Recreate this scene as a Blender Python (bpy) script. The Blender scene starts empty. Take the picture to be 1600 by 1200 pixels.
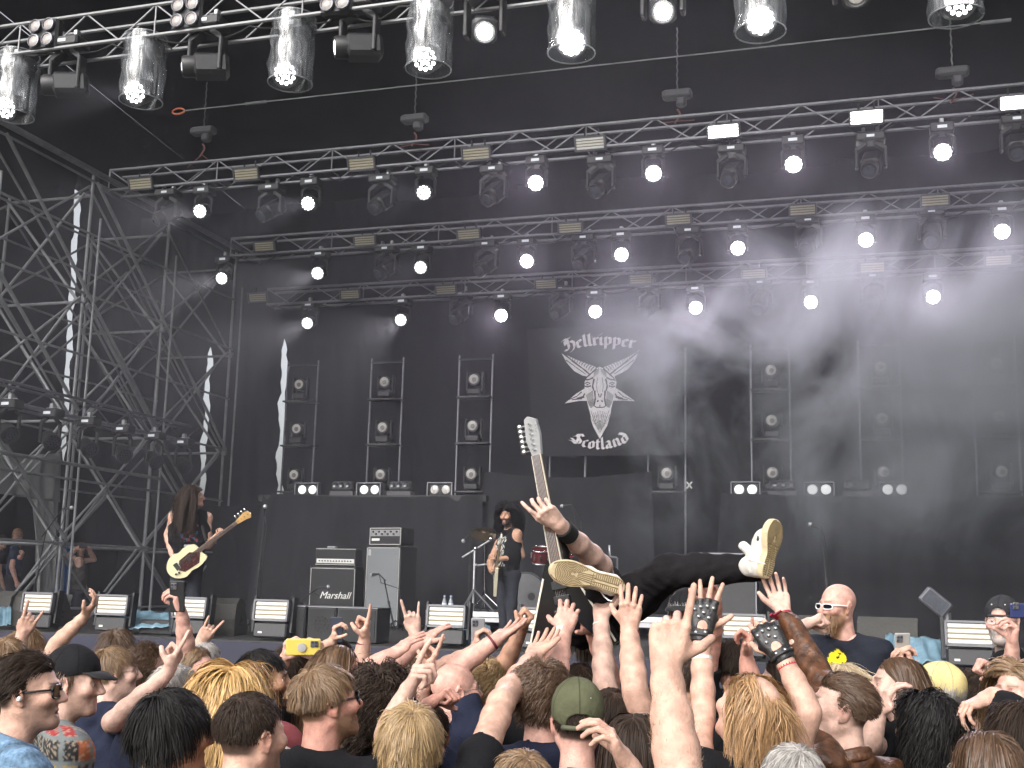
import bpy, math, random
import numpy as np
from mathutils import Matrix, Vector
random.seed(7); RNG = np.random.default_rng(11)
SC = bpy.context.scene; COL = SC.collection
rad = math.radians
# ---------------------------------------------------------------- camera
CAMZ = 2.1; FPX = 1810.0
PITCH, YAW, ROLL = rad(9.82), rad(17.28), rad(1.41)
CAM = np.array([0., 0., CAMZ])
FW = np.array([-math.sin(YAW)*math.cos(PITCH), math.cos(YAW)*math.cos(PITCH), math.sin(PITCH)])
_r0 = np.array([math.cos(YAW), math.sin(YAW), 0.]); _u0 = np.cross(_r0, FW)
RT = _r0*math.cos(ROLL)+_u0*math.sin(ROLL); UP = -_r0*math.sin(ROLL)+_u0*math.cos(ROLL)
FWH = np.array([-math.sin(YAW), math.cos(YAW), 0.])
cd = bpy.data.cameras.new('camera'); cam = bpy.data.objects.new('camera', cd); COL.objects.link(cam)
cd.sensor_width = 36; cd.lens = FPX/1600*36; cd.clip_start = .05; cd.clip_end = 4000
cam.matrix_world = Matrix(((RT[0], UP[0], -FW[0], 0), (RT[1], UP[1], -FW[1], 0), (RT[2], UP[2], -FW[2], CAMZ), (0, 0, 0, 1)))
SC.camera = cam
# ---------------------------------------------------------------- world, sun, exposure
wd = bpy.data.worlds.new('World'); SC.world = wd; wd.use_nodes = True
nt = wd.node_tree; bg = nt.nodes['Background']
sky = nt.nodes.new('ShaderNodeTexSky'); sky.sky_type = 'NISHITA'; sky.sun_disc = False
SUN_EL, SUN_AZ = rad(36), rad(196)          # azimuth from +Y clockwise: the sun stands behind the camera, a little to its left
sky.sun_elevation = SUN_EL; sky.sun_rotation = SUN_AZ; sky.air_density = 1.0; sky.dust_density = 6.0; sky.ozone_density = 1.0
hs = nt.nodes.new('ShaderNodeHueSaturation'); hs.inputs['Saturation'].default_value = .22     # milky overcast sky
nt.links.new(sky.outputs[0], hs.inputs['Color']); nt.links.new(hs.outputs[0], bg.inputs[0]); bg.inputs[1].default_value = .15
sl = bpy.data.lights.new('sun', 'SUN'); sl.energy = 1.2; sl.angle = rad(75); sl.color = (1, .98, .95)
so = bpy.data.objects.new('sun', sl); COL.objects.link(so)
sd = Vector((math.sin(SUN_AZ)*math.cos(SUN_EL), math.cos(SUN_AZ)*math.cos(SUN_EL), math.sin(SUN_EL)))
so.rotation_euler = sd.to_track_quat('Z', 'Y').to_euler()
SC.view_settings.view_transform = 'Standard'; SC.view_settings.look = 'None'; SC.view_settings.exposure = .78; SC.view_settings.gamma = 1
SC.render.engine = 'CYCLES'
cy = SC.cycles; cy.use_denoising = True; cy.max_bounces = 6; cy.diffuse_bounces = 3; cy.glossy_bounces = 2; cy.transmission_bounces = 4
cy.volume_bounces = 0; cy.transparent_max_bounces = 12; cy.sample_clamp_indirect = 4; cy.caustics_reflective = False; cy.caustics_refractive = False
cy.use_light_tree = False; cy.volume_step_rate = 2.0; cy.volume_max_steps = 64
# ---------------------------------------------------------------- pixel to place (1600x1200 photograph pixels)
def ray(x, y): return FW+RT*((x-800)/FPX)-UP*((y-600)/FPX)
def D(x, y, d): return CAM+ray(x, y)*d                    # d metres along the optical axis
def PY(x, y, Y): r = ray(x, y); return CAM+r*(Y/r[1])     # on the plane y = Y
def PX(x, y, X): r = ray(x, y); return CAM+r*(X/r[0])
def PZ(x, y, Z): r = ray(x, y); return CAM+r*((Z-CAMZ)/r[2])
def pix(p):
    v = np.asarray(p, float)-CAM; d = v@FW
    return 800+FPX*(v@RT)/d, 600-FPX*(v@UP)/d, d
# ---------------------------------------------------------------- materials
MATS = {}
def nodes(name):
    m = bpy.data.materials.new(name); m.use_nodes = True; t = m.node_tree
    return m, t, t.nodes['Principled BSDF'], (lambda k: t.nodes.new('ShaderNode'+k)), t.links.new
def mat(name, col, rough=.6, metal=0, spec=.5, var=.15, scale=8, bump=0, bscale=60, emit=None, es=0, trans=0, alpha=1, coord='Object', stretch=(1, 1, 1), sheen=0, obvar=0):
    if name in MATS: return MATS[name]
    m, t, b, N, L = nodes(name)
    b.inputs['Roughness'].default_value = rough; b.inputs['Metallic'].default_value = metal; b.inputs['Specular IOR Level'].default_value = spec
    b.inputs['Transmission Weight'].default_value = trans; b.inputs['Alpha'].default_value = alpha
    if sheen: b.inputs['Sheen Weight'].default_value = sheen
    c = (*col, 1)
    tc = N('TexCoord'); mp = N('Mapping'); mp.inputs['Scale'].default_value = stretch; L(tc.outputs[coord], mp.inputs['Vector'])
    if var:
        n = N('TexNoise'); n.inputs['Scale'].default_value = scale; n.inputs['Detail'].default_value = 5; n.inputs['Roughness'].default_value = .6
        L(mp.outputs[0], n.inputs['Vector'])
        r = N('MapRange'); r.inputs[1].default_value = .3; r.inputs[2].default_value = .7; r.inputs[3].default_value = 1-var; r.inputs[4].default_value = 1+var
        L(n.outputs[0], r.inputs[0])
        mx = N('VectorMath'); mx.operation = 'SCALE'; mx.inputs[0].default_value = col; L(r.outputs[0], mx.inputs['Scale'])
        L(mx.outputs[0], b.inputs['Base Color'])
        r2 = N('MapRange'); r2.inputs[3].default_value = max(0, rough-.12); r2.inputs[4].default_value = min(1, rough+.12); L(n.outputs[0], r2.inputs[0]); L(r2.outputs[0], b.inputs['Roughness'])
    else: b.inputs['Base Color'].default_value = c
    if bump:
        n2 = N('TexNoise'); n2.inputs['Scale'].default_value = bscale; n2.inputs['Detail'].default_value = 4; L(mp.outputs[0], n2.inputs['Vector'])
        bp = N('Bump'); bp.inputs['Strength'].default_value = bump; bp.inputs['Distance'].default_value = .01; L(n2.outputs[0], bp.inputs['Height']); L(bp.outputs[0], b.inputs['Normal'])
    if emit: m.cycles.emission_sampling = 'NONE'; b.inputs['Emission Color'].default_value = (*emit, 1); b.inputs['Emission Strength'].default_value = es
    MATS[name] = m; return m
def attrmat(name, rough=.5, sss=0, var=.12, scale=25, bump=.15, bscale=120, spec=.4, ao=0, sheen=0):
    """base colour from the mesh's own colour attribute, broken up by noise"""
    if name in MATS: return MATS[name]
    m, t, b, N, L = nodes(name)
    a = N('Attribute'); a.attribute_name = 'Col'; tc = N('TexCoord')
    n = N('TexNoise'); n.inputs['Scale'].default_value = scale; n.inputs['Detail'].default_value = 6; L(tc.outputs['Object'], n.inputs['Vector'])
    r = N('MapRange'); r.inputs[1].default_value = .3; r.inputs[2].default_value = .7; r.inputs[3].default_value = 1-var; r.inputs[4].default_value = 1+var; L(n.outputs[0], r.inputs[0])
    v = N('VectorMath'); v.operation = 'SCALE'; L(a.outputs['Color'], v.inputs[0]); L(r.outputs[0], v.inputs['Scale']); L(v.outputs[0], b.inputs['Base Color'])
    b.inputs['Roughness'].default_value = rough; b.inputs['Specular IOR Level'].default_value = spec
    if sheen: b.inputs['Sheen Weight'].default_value = sheen
    if sss:
        b.inputs['Subsurface Weight'].default_value = sss; b.inputs['Subsurface Radius'].default_value = (1, .35, .2); b.inputs['Subsurface Scale'].default_value = .012
    if bump:
        n2 = N('TexNoise'); n2.inputs['Scale'].default_value = bscale; n2.inputs['Detail'].default_value = 4; L(tc.outputs['Object'], n2.inputs['Vector'])
        bp = N('Bump'); bp.inputs['Strength'].default_value = bump; bp.inputs['Distance'].default_value = .01; L(n2.outputs[0], bp.inputs['Height']); L(bp.outputs[0], b.inputs['Normal'])
    MATS[name] = m; return m
def hairmat(col, k=.35, rough=.42):
    key = 'hair_%02d_%02d_%02d' % tuple(int(c*100) for c in col)
    if key in MATS: return MATS[key]
    m, t, b, N, L = nodes(key)
    g = N('NewGeometry'); r = N('MapRange'); r.inputs[3].default_value = 1-k; r.inputs[4].default_value = 1+k*1.2; L(g.outputs['Random Per Island'], r.inputs[0])
    v = N('VectorMath'); v.operation = 'SCALE'; v.inputs[0].default_value = col; L(r.outputs[0], v.inputs['Scale']); L(v.outputs[0], b.inputs['Base Color'])
    b.inputs['Roughness'].default_value = rough if max(col) > .06 else .58; b.inputs['Specular IOR Level'].default_value = .35 if max(col) > .06 else .16
    MATS[key] = m; return m
# ---------------------------------------------------------------- mesh building
def nrm(v): v = np.asarray(v, float); return v/(np.linalg.norm(v)+1e-12)
def basis(z, hint=(0, 0, 1)):
    z = nrm(z); h = np.asarray(hint, float)
    if abs(z@nrm(h)) > .98: h = np.array([0, 1., 0]) if abs(z[1]) < .9 else np.array([1., 0, 0])
    x = nrm(np.cross(h, z)); y = np.cross(z, x); return np.stack([x, y, z], 1)
def rotz(a): c, s = math.cos(a), math.sin(a); return np.array([[c, -s, 0], [s, c, 0], [0, 0, 1.]])
def rotx(a): c, s = math.cos(a), math.sin(a); return np.array([[1., 0, 0], [0, c, -s], [0, s, c]])
def roty(a): c, s = math.cos(a), math.sin(a); return np.array([[c, 0, s], [0, 1., 0], [-s, 0, c]])
I3 = np.eye(3)
class MB:
    def __init__(s): s.v = []; s.f = []; s.n = 0
    def add(s, v, f):
        v = np.asarray(v, float).reshape(-1, 3); s.v.append(v); s.f += [tuple(int(i)+s.n for i in q) for q in f]; s.n += len(v); return s
    def box(s, c, d, R=I3, taper=1.):
        h = np.asarray(d, float)/2
        k = np.array([[-1, -1, -1], [1, -1, -1], [1, 1, -1], [-1, 1, -1], [-1, -1, 1], [1, -1, 1], [1, 1, 1], [-1, 1, 1]])*h
        k[4:, :2] *= taper
        return s.add(k@np.asarray(R).T+np.asarray(c), [(0, 3, 2, 1), (4, 5, 6, 7), (0, 1, 5, 4), (1, 2, 6, 5), (2, 3, 7, 6), (3, 0, 4, 7)])
    def rbox(s, c, d, R=I3, b=.01):           # box with chamfered edges
        hx, hy, hz = np.asarray(d, float)/2; P = []; F = []
        for z, q in ((-hz, b), (-hz+b, 0), (hz-b, 0), (hz, b)):
            for (x, y) in ((-hx+b, -hy), (hx-b, -hy), (hx, -hy+b), (hx, hy-b), (hx-b, hy), (-hx+b, hy), (-hx, hy-b), (-hx, -hy+b)):
                P.append((x*(1-q/hx), y*(1-q/hy), z))
        for j in range(3):
            for i in range(8): F.append((j*8+i, j*8+(i+1) % 8, j*8+8+(i+1) % 8, j*8+8+i))
        F += [tuple(range(7, -1, -1)), tuple(range(24, 32))]
        return s.add(np.array(P)@np.asarray(R).T+np.asarray(c), F)
    def tube(s, a, b, r, r2=None, n=6, cap=True):
        a = np.asarray(a, float); b = np.asarray(b, float); r2 = r if r2 is None else r2
        B = basis(b-a); t = np.arange(n)*2*math.pi/n
        ring = np.stack([np.cos(t), np.sin(t), 0*t], 1)@B.T
        F = [(i, (i+1) % n, n+(i+1) % n, n+i) for i in range(n)]
        if cap: F += [tuple(range(n-1, -1, -1)), tuple(range(n, 2*n))]
        return s.add(np.concatenate([a+ring*r, b+ring*r2]), F)
    def path(s, pts, r, n=6):
        pts = [np.asarray(p, float) for p in pts]
        rs = r if hasattr(r, '__len__') else [r]*len(pts)
        t = np.arange(n)*2*math.pi/n; V = []; F = []; hint = (0, 0, 1)
        B = None
        for i, p in enumerate(pts):
            d = nrm(pts[min(i+1, len(pts)-1)]-pts[max(i-1, 0)])
            if B is None: B = basis(d)
            else:
                x = nrm(B[:, 0]-d*(B[:, 0]@d)); B = np.stack([x, np.cross(d, x), d], 1)
            V.append(p+(np.stack([np.cos(t), np.sin(t), 0*t], 1)@B.T)*rs[i])
        for j in range(len(pts)-1):
            F += [(j*n+i, j*n+(i+1) % n, j*n+n+(i+1) % n, j*n+n+i) for i in range(n)]
        m = (len(pts)-1)*n
        F += [tuple(range(n-1, -1, -1)), tuple(range(m, m+n))]
        return s.add(np.concatenate(V), F)
    def lathe(s, prof, o=(0, 0, 0), R=I3, n=12):
        t = np.arange(n)*2*math.pi/n; V = []; F = []
        for (r, h) in prof: V.append(np.stack([np.cos(t)*r, np.sin(t)*r, 0*t+h], 1))
        for j in range(len(prof)-1): F += [(j*n+i, j*n+(i+1) % n, j*n+n+(i+1) % n, j*n+n+i) for i in range(n)]
        m = (len(prof)-1)*n
        F += [tuple(range(n-1, -1, -1)), tuple(range(m, m+n))]
        return s.add(np.concatenate(V)@np.asarray(R).T+np.asarray(o), F)
    def ball(s, c, r, n=8, R=I3):
        r = np.array([r, r, r] if np.isscalar(r) else r, float)
        prof = [(math.sin(math.pi*(i+.02)/(n+.04)), -math.cos(math.pi*(i+.02)/(n+.04))) for i in range(n+1)]
        m = MB().lathe(prof, n=n*2); return s.add((np.concatenate(m.v)*r)@np.asarray(R).T+np.asarray(c), m.f)
    def prism(s, pts, o, ex, ey, th):          # polygon in plane (ex, ey) at o, extruded along ex x ey by th
        ex = np.asarray(ex, float); ey = np.asarray(ey, float); ez = np.cross(ex, ey); n = len(pts)
        A = np.array([np.asarray(o)+ex*p[0]+ey*p[1] for p in pts])
        return s.add(np.concatenate([A, A+ez*th]), [tuple(range(n-1, -1, -1)), tuple(range(n, 2*n))]+[(i, (i+1) % n, n+(i+1) % n, n+i) for i in range(n)])
    def grid(s, P):                            # P (a,b,3) sheet
        a, b = P.shape[:2]
        return s.add(P.reshape(-1, 3), [(i*b+j, i*b+j+1, i*b+b+j+1, i*b+b+j) for i in range(a-1) for j in range(b-1)])
    def mesh(s, name, m, smooth=False):
        me = bpy.data.meshes.new(name); me.from_pydata(np.concatenate(s.v).tolist(), [], s.f)
        if m: me.materials.append(m)
        if smooth is True: me.polygons.foreach_set('use_smooth', [True]*len(me.polygons))
        me.update()
        if smooth == 'auto': me.polygons.foreach_set('use_smooth', [True]*len(me.polygons)); me.set_sharp_from_angle(angle=rad(35))
        return me
def link(name, data, parent=None, **k):
    o = bpy.data.objects.new(name, data); COL.objects.link(o)
    if parent is not None:
        o.parent = parent
        if k.pop('world', False): o.matrix_parent_inverse = parent.matrix_basis.inverted()
    k.pop('world', None)
    for a, b in k.items():
        if b is not None: o[a] = b
    return o
def obj(name, mb, m, parent=None, smooth=False, world=False, **k): return link(name, mb.mesh(name, m, smooth), parent, world=world, **k)
def thing(name, loc, label, category, group=None, R=None):
    o = link(name, None, None, label=label, category=category, group=group)
    mt = Matrix.Translation(Vector([float(c) for c in loc]))
    if R is not None: mt = mt@Matrix([[float(x) for x in r] for r in R]).to_4x4()
    o.matrix_basis = mt; o.empty_display_size = .1
    return o
def copytree(o, parent=None):
    c = o.copy(); COL.objects.link(c); c.parent = parent
    if parent is not None: c.matrix_parent_inverse = o.matrix_parent_inverse.copy()
    for ch in o.children: copytree(ch, c)
    return c
def place(o, loc, R=None):
    mt = Matrix.Translation(Vector([float(c) for c in loc]))
    if R is not None: mt = mt@Matrix([[float(x) for x in r] for r in R]).to_4x4()
    o.matrix_basis = mt
# ================================================================ THE PLACE
DECK = 1.40; LIP = 11.95; CX = -4.45
ORD = 'first second third fourth fifth sixth seventh eighth ninth tenth eleventh twelfth thirteenth fourteenth fifteenth sixteenth'.split()
cloth = mat('black_cloth', (.012, .012, .0145), .95, var=.3, scale=1.2, bump=.4, bscale=9, spec=.2)
cloth2 = mat('charcoal_cloth', (.018, .018, .021), .92, var=.3, scale=1.5, bump=.4, bscale=7, spec=.25)
steel = mat('galvanised_steel', (.25, .255, .265), .6, .25, var=.25, scale=6)
alu = mat('aluminium', (.42, .42, .44), .38, .85, var=.2, scale=9)
dalu = mat('dull_aluminium', (.20, .20, .22), .45, .7, var=.25, scale=5)
blackm = mat('black_metal', (.02, .02, .022), .5, .2, var=.25, scale=10)
blackp = mat('black_plastic', (.025, .025, .027), .45, var=.2, scale=15, bump=.1, bscale=200)
chrome = mat('chrome', (.7, .7, .72), .15, 1, var=.1)
tolex = mat('black_tolex', (.018, .018, .019), .6, var=.2, scale=60, bump=.3, bscale=300)
rubber = mat('rubber', (.015, .015, .015), .8, var=.2)
whitep = mat('white_paint', (.75, .75, .73), .5, var=.08)
# ---- ground
def sheet(p00, p10, p01, p11, na=24, nb=8, amp=.03, folds=9, seed=0, sag=0, irr=.5):
    r = np.random.default_rng(seed); u = np.linspace(0, 1, na); v = np.linspace(0, 1, nb)
    P = (np.outer(1-u, 1-v)[..., None]*np.array(p00)+np.outer(u, 1-v)[..., None]*np.array(p10)+np.outer(1-u, v)[..., None]*np.array(p01)+np.outer(u, v)[..., None]*np.array(p11))
    n = nrm(np.cross(np.array(p10)-np.array(p00), np.array(p01)-np.array(p00)))
    ph = r.uniform(0, 6, 6)
    w = np.sin(u*folds*6.28+ph[0]+irr*np.sin(u*7+ph[1])*3)*.6+np.sin(u*folds*2.3*6.28+ph[2])*.25+np.sin(u*folds*.37*6.28+ph[3])*.7
    depth = (.35+.65*v)
    P += (w[:, None]*depth[None, :]*amp)[..., None]*n
    P += (np.sin(u*3.3*6.28+ph[4])[:, None]*np.sin(v*5+ph[5])[None, :]*amp*.5)[..., None]*n
    if sag: P[..., 2] -= sag*(np.sin(u*math.pi)[:, None]*(1-v)[None, :])
    return MB().grid(P)
g = MB().grid(np.array([[(x, y, 0.) for y in (-1500, -60, -10, 0, 10, 30, 200, 1500)] for x in (-1500, -200, -30, 0, 30, 200, 1500)]))
obj('ground', g, mat('trampled_grass', (.07, .075, .04), .95, var=.5, scale=.6, bump=.5, bscale=12), kind='structure')
# ---- stage
st = thing('stage', (CX, LIP, 0), 'black-fronted festival stage the band plays on', 'stage')
deckm = mat('stage_ply', (.03, .029, .03), .6, var=.35, scale=2, bump=.2, bscale=40)
k = 0
for ix in range(11):                                   # deck panels 1.8 m wide, tiny joints
    for iy in range(4):
        k += 1
        obj('deck_panel', MB().box((-15.5+ix*1.9+.95, LIP+.02+iy*2.2+1.1, DECK-.045), (1.895, 2.195, .09)), deckm, st, world=True)
obj('fascia_drape', sheet((-15.5, LIP-.02, DECK-.27), (5.4, LIP-.02, DECK-.27), (-15.5, LIP-.02, .03), (5.4, LIP-.02, .03), 160, 4, .012, 26, 3), mat('fascia_cloth', (.012, .012, .016), .9, var=.3, scale=2), st, smooth=True, world=True)
obj('front_rail', MB().box((CX, LIP-.05, DECK-.135), (21, .07, .25)), mat('navy_fascia', (.022, .022, .04), .7, var=.2, scale=1), st, world=True)
for ix in range(10):
    obj('leg', MB().tube((-15+ix*2.1, LIP-.1, 0), (-15+ix*2.1, LIP-.1, DECK-.27), .025), dalu, st, world=True)
# ---- black enclosure: roof, rear cloth, side cloths with gaps of daylight
sh = thing('stage_roof', (CX, 12, 9.5), 'black fabric stage roof over the trusses', 'roof')
for i in range(7):
    x0, x1 = -15.5+i*3., -12.5+i*3.+.06; zo = .07*(i % 2)
    obj('roof_panel', sheet((x0, 9.2, 10.9+zo), (x1, 9.2, 10.9+zo), (x0, 21.2, 9.7+zo), (x1, 21.2, 9.7+zo), 12, 18, .03, 1, i+20), cloth, sh, smooth=True, world=True)
sw = thing('side_wall', (-15, 16, 0), 'black cloth side wall behind the scaffold with slits of daylight', 'wall')
XS = -15.0; YB = 20.8
bk = thing('rear_wall', (CX, YB, DECK), 'black cloth wall closing the back of the stage', 'wall')
def slits(lst, fn, ax):
    o = []
    for (xa, ya, xb, yb, w) in lst: pa, pb, pw = fn(xa, ya), fn(xb, yb), fn(xa+w, ya); o.append((pa[ax], pa[2], pb[ax], pb[2], abs(pw[ax]-pa[ax])))
    return sorted(o)
def edge(s, z, side):
    ua, za, ub, zb, w = s; t = (za-z)/(za-zb); u = ua+(ub-ua)*np.clip(t, -.3, 1.3)
    closed = max(0, (z-za)/.25, (zb-z)/.25); w = w*max(0., 1-min(1, closed))*(1+.25*math.sin(z*7+ua)+.2*math.sin(z*17))
    return u+side*max(w, -.02)/2+.022*math.sin(z*5.1+ua)+.012*math.sin(z*13+ua)-(.03*side if w < .01 else 0)
def clothwall(par, sl_, u0, u1, z0, z1, ax, at, extra=()):
    lefts = [None]+sl_; rights = sl_+[None]
    for i, (a, b) in enumerate(zip(lefts, rights)):
        lo_, hi_ = (u0, u1)
        cuts = [None]+[e for e in extra if (a is None or e > a[0]+.5) and (b is None or e < b[0]-.5)]+[None]
        for j in range(len(cuts)-1):
            zs = np.linspace(z1, z0, 90); nn = 26; P = np.zeros((90, nn, 3))
            for q, z in enumerate(zs):
                y0 = (cuts[j]-.04) if cuts[j] is not None else (u0 if a is None else edge(a, z, 1)); y1 = cuts[j+1] if cuts[j+1] is not None else (u1 if b is None else edge(b, z, -1))
                u = np.linspace(0, 1, nn); ys = y0+(y1-y0)*u; off = (.02 if (i+j) % 2 else 0)+.05*np.sin(ys*6+i)*u*(1-u)*2+.03*np.sin(ys*2.1+z*.5)+.012*np.sin(ys*17+z*.3)*u*(1-u)*4
                P[q, :, ax] = ys; P[q, :, 2] = z; P[q, :, 1-ax] = at+off
            obj('cloth_panel', MB().grid(P), cloth, par, smooth=True, world=True)
clothwall(sw, slits(((122, 285, 101, 700, 7), (237, 368, 207, 790, 9)), lambda x, y: PX(x, y, XS), 1), 8.6, 20.9, .1, 10.2, 1, XS)
clothwall(bk, slits(((326, 560, 314, 780, 7), (446, 545, 436, 770, 10)), lambda x, y: PY(x, y, YB), 0), -15.1, 5.5, .1, 9.9, 0, YB, (-9., -6.5, -4., -1.5, 1., 3.3))
wr = thing('right_wall', (5.6, 16, 0), 'black cloth wall on the far side of the stage', 'wall')
obj('cloth_panel', sheet((5.6, 12, 10.5), (5.6, 21, 10), (5.6, 12, 0), (5.6, 21, 0), 30, 8, .04, 6, 77), cloth, wr, smooth=True, world=True)
# ---- scaffold wing: standards, ledgers and crossed braces, each tube its own part
sc_ = thing('scaffold_wing', (-12.4, 17, 0), 'tall galvanised scaffold of crossed tubes at the side of the stage', 'scaffold')
def stube(a, b, r=.026, name='scaffold_tube'): return obj(name, MB().tube(a, b, r, n=7), steel, sc_, smooth='auto', world=True)
YS_ = (10.6, 12.75, 15.0, 17.15, 19.45); TOPZ = 8.42
for X in (-11.8, -13.4):
    tz = TOPZ if X > -12 else 8.2
    for y in YS_:
        stube((X, y, 0), (X, y, tz), .026, 'standard')
        if X > -12: stube((X+.13, y+.1, 0), (X+.13, y+.1, tz-.7), .02, 'standard')
    zl = [.6+.977*q for q in range(9)]; zl[-1] = tz-.12
    for z in zl:
        for a, b in zip(YS_[:-1], YS_[1:]): stube((X+.05, a, z), (X+.05, b, z), .02, 'ledger')
    for (z0, z1) in zip(zl[:-2:2], zl[2::2]):
        for bi, (a, b) in enumerate(zip(YS_[:-1], YS_[1:])):
            stube((X-.05, a, z0+.05), (X-.05, b, z1-.05), .02, 'brace')
            stube((X-.08, b, z0+.05), (X-.08, a, z1-.05), .02, 'brace')
for (z0, z1) in zip(zl[1:-2:2], zl[3::2]):
    for bi, (a, b) in enumerate(zip(YS_[:-1], YS_[1:])):
        if bi % 2 == 0: stube((-12.6, a, z0), (-12.6, b, z1), .02, 'brace')
        else: stube((-12.6, b, z0), (-12.6, a, z1), .02, 'brace')
for y in YS_:                                            # transoms and cross braces between the two planes
    for z in (2.55, 4.45, 6.35, 8.1):
        stube((-11.86, y+.05, z), (-13.4, y+.05, z), .024, 'transom')
    for (z0, z1) in ((.6, 2.55), (2.55, 4.45), (4.45, 6.35), (6.35, 8.1)):
        stube((-11.86, y-.05, z0), (-13.4, y-.05, z1), .024, 'brace'); stube((-13.4, y-.1, z0), (-11.86, y-.1, z1), .024, 'brace')
for (a, b) in (((-11.7, 12.9, 8.3), (-11.7, 17.1, 4.6)), ((-11.7, 10.7, 8.3), (-11.7, 15., 4.6)), ((-11.72, 15., 8.3), (-11.72, 19.4, 4.5)), ((-11.7, 10.7, 6.3), (-11.7, 15., 2.6)), ((-11.7, 15., 6.3), (-11.7, 19.4, 2.6))):
    stube(a, b, .03, 'brace')
for y in YS_:
    for z in (2.55, 4.45, 6.35):
        obj('coupler', MB().rbox((-11.77, y, z), (.1, .09, .1), b=.02), dalu, sc_, world=True)
stube((-11.78, 9, TOPZ+.06), (-11.78, 20.4, TOPZ+.06), .05, 'top_beam')
# ---- trusses
def truss(name, Y, ztop, xa, xb, label, m, h=.36, step=.5):
    t = thing(name, ((xa+xb)/2, Y, ztop), label, 'truss', 'lighting trusses under the roof')
    q = h/2; pr = MB().tube((0, 0, 0), (1, 0, 0), .011, n=5).mesh('truss_brace', m)
    for (dy, dz) in ((-q, 0), (q, 0), (-q, -h), (q, -h)):
        obj('chord', MB().tube((xa, Y+dy, ztop+dz), (xb, Y+dy, ztop+dz), .025, n=7), m, t, smooth='auto', world=True)
    n = int((xb-xa)/step)
    for i in range(n):
        x = xa+i*step; up = i % 2
        segs = [((x, Y-q, ztop-(h if up else 0)), (x+step, Y-q, ztop-(0 if up else h)))]
        if i % 4 == 0: segs += [((x, Y-q, ztop), (x, Y-q, ztop-h)), ((x, Y-q, ztop-h), (x, Y+q, ztop-h))]
        if i % 2 == 0: segs += [((x, Y+q, ztop-(0 if up else h)), (x+step, Y+q, ztop-(h if up else 0)))]
        for a, b in segs:
            a = np.array(a); b = np.array(b); o = link('brace', pr, t); B = basis(b-a); L_ = np.linalg.norm(b-a)
            Rm = np.stack([B[:, 2]*L_, B[:, 0], B[:, 1]], 1)
            mt = Matrix([[float(c) for c in r] for r in Rm]).to_4x4(); mt.translation = Vector([float(c) for c in a])
            o.matrix_parent_inverse = t.matrix_basis.inverted(); o.matrix_basis = mt
    return t
TR = {'T0': (11.5, 9.03), 'R1': (15.5, 8.62), 'R2': (17.92, 0), 'R3': (19.32, 0)}
z2 = PY(732, 366, 17.92)[2]+.17; z3 = PY(697, 453, 19.32)[2]+.16
truss('lighting_truss', 11.5, 9.0, -12.2, 3.4, 'front lighting truss at the stage edge carrying plastic-covered lamps', mat('worn_aluminium', (.24, .24, .25), .5, .5, var=.25, scale=7), .4)
truss('lighting_truss', 15.5, 8.62, -11.75, 4.2, 'second lighting truss from the front with bright strobe panels', dalu, .34)
truss('lighting_truss', 17.92, z2, -10.9, 4.2, 'third lighting truss from the front deep under the roof', dalu, .32)
truss('lighting_truss', 19.32, z3, -10.9, 4.2, 'rearmost lighting truss just above the goat banner', dalu, .3)
# cable loops lying on the trusses
cabm = mat('cable_black', (.02, .02, .02), .6, var=.1)
for (Y, z, n, lab) in ((11.42, 8.62, 22, 'black cable run looping along the front truss'), (15.42, 8.29, 20, 'black cable run looping along the second truss'), (17.85, z2-.32, 16, 'black cable run looping along the third truss'), (19.25, z3-.3, 16, 'black cable run looping along the rearmost truss')):
    pts = []
    r = np.random.default_rng(int(Y*10))
    xs = np.linspace(-10.8, 3.2, n*6)
    sagv = np.repeat(r.uniform(.0, .16, n), 6)
    for i, x in enumerate(xs): pts.append((x, Y+r.normal(0, .006), z-sagv[i]*math.sin((i % 6)/6*math.pi)))
    cb = obj('cable_run', MB().path(pts, .012, 5), cabm, smooth=True, label=lab, category='cable')
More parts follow.
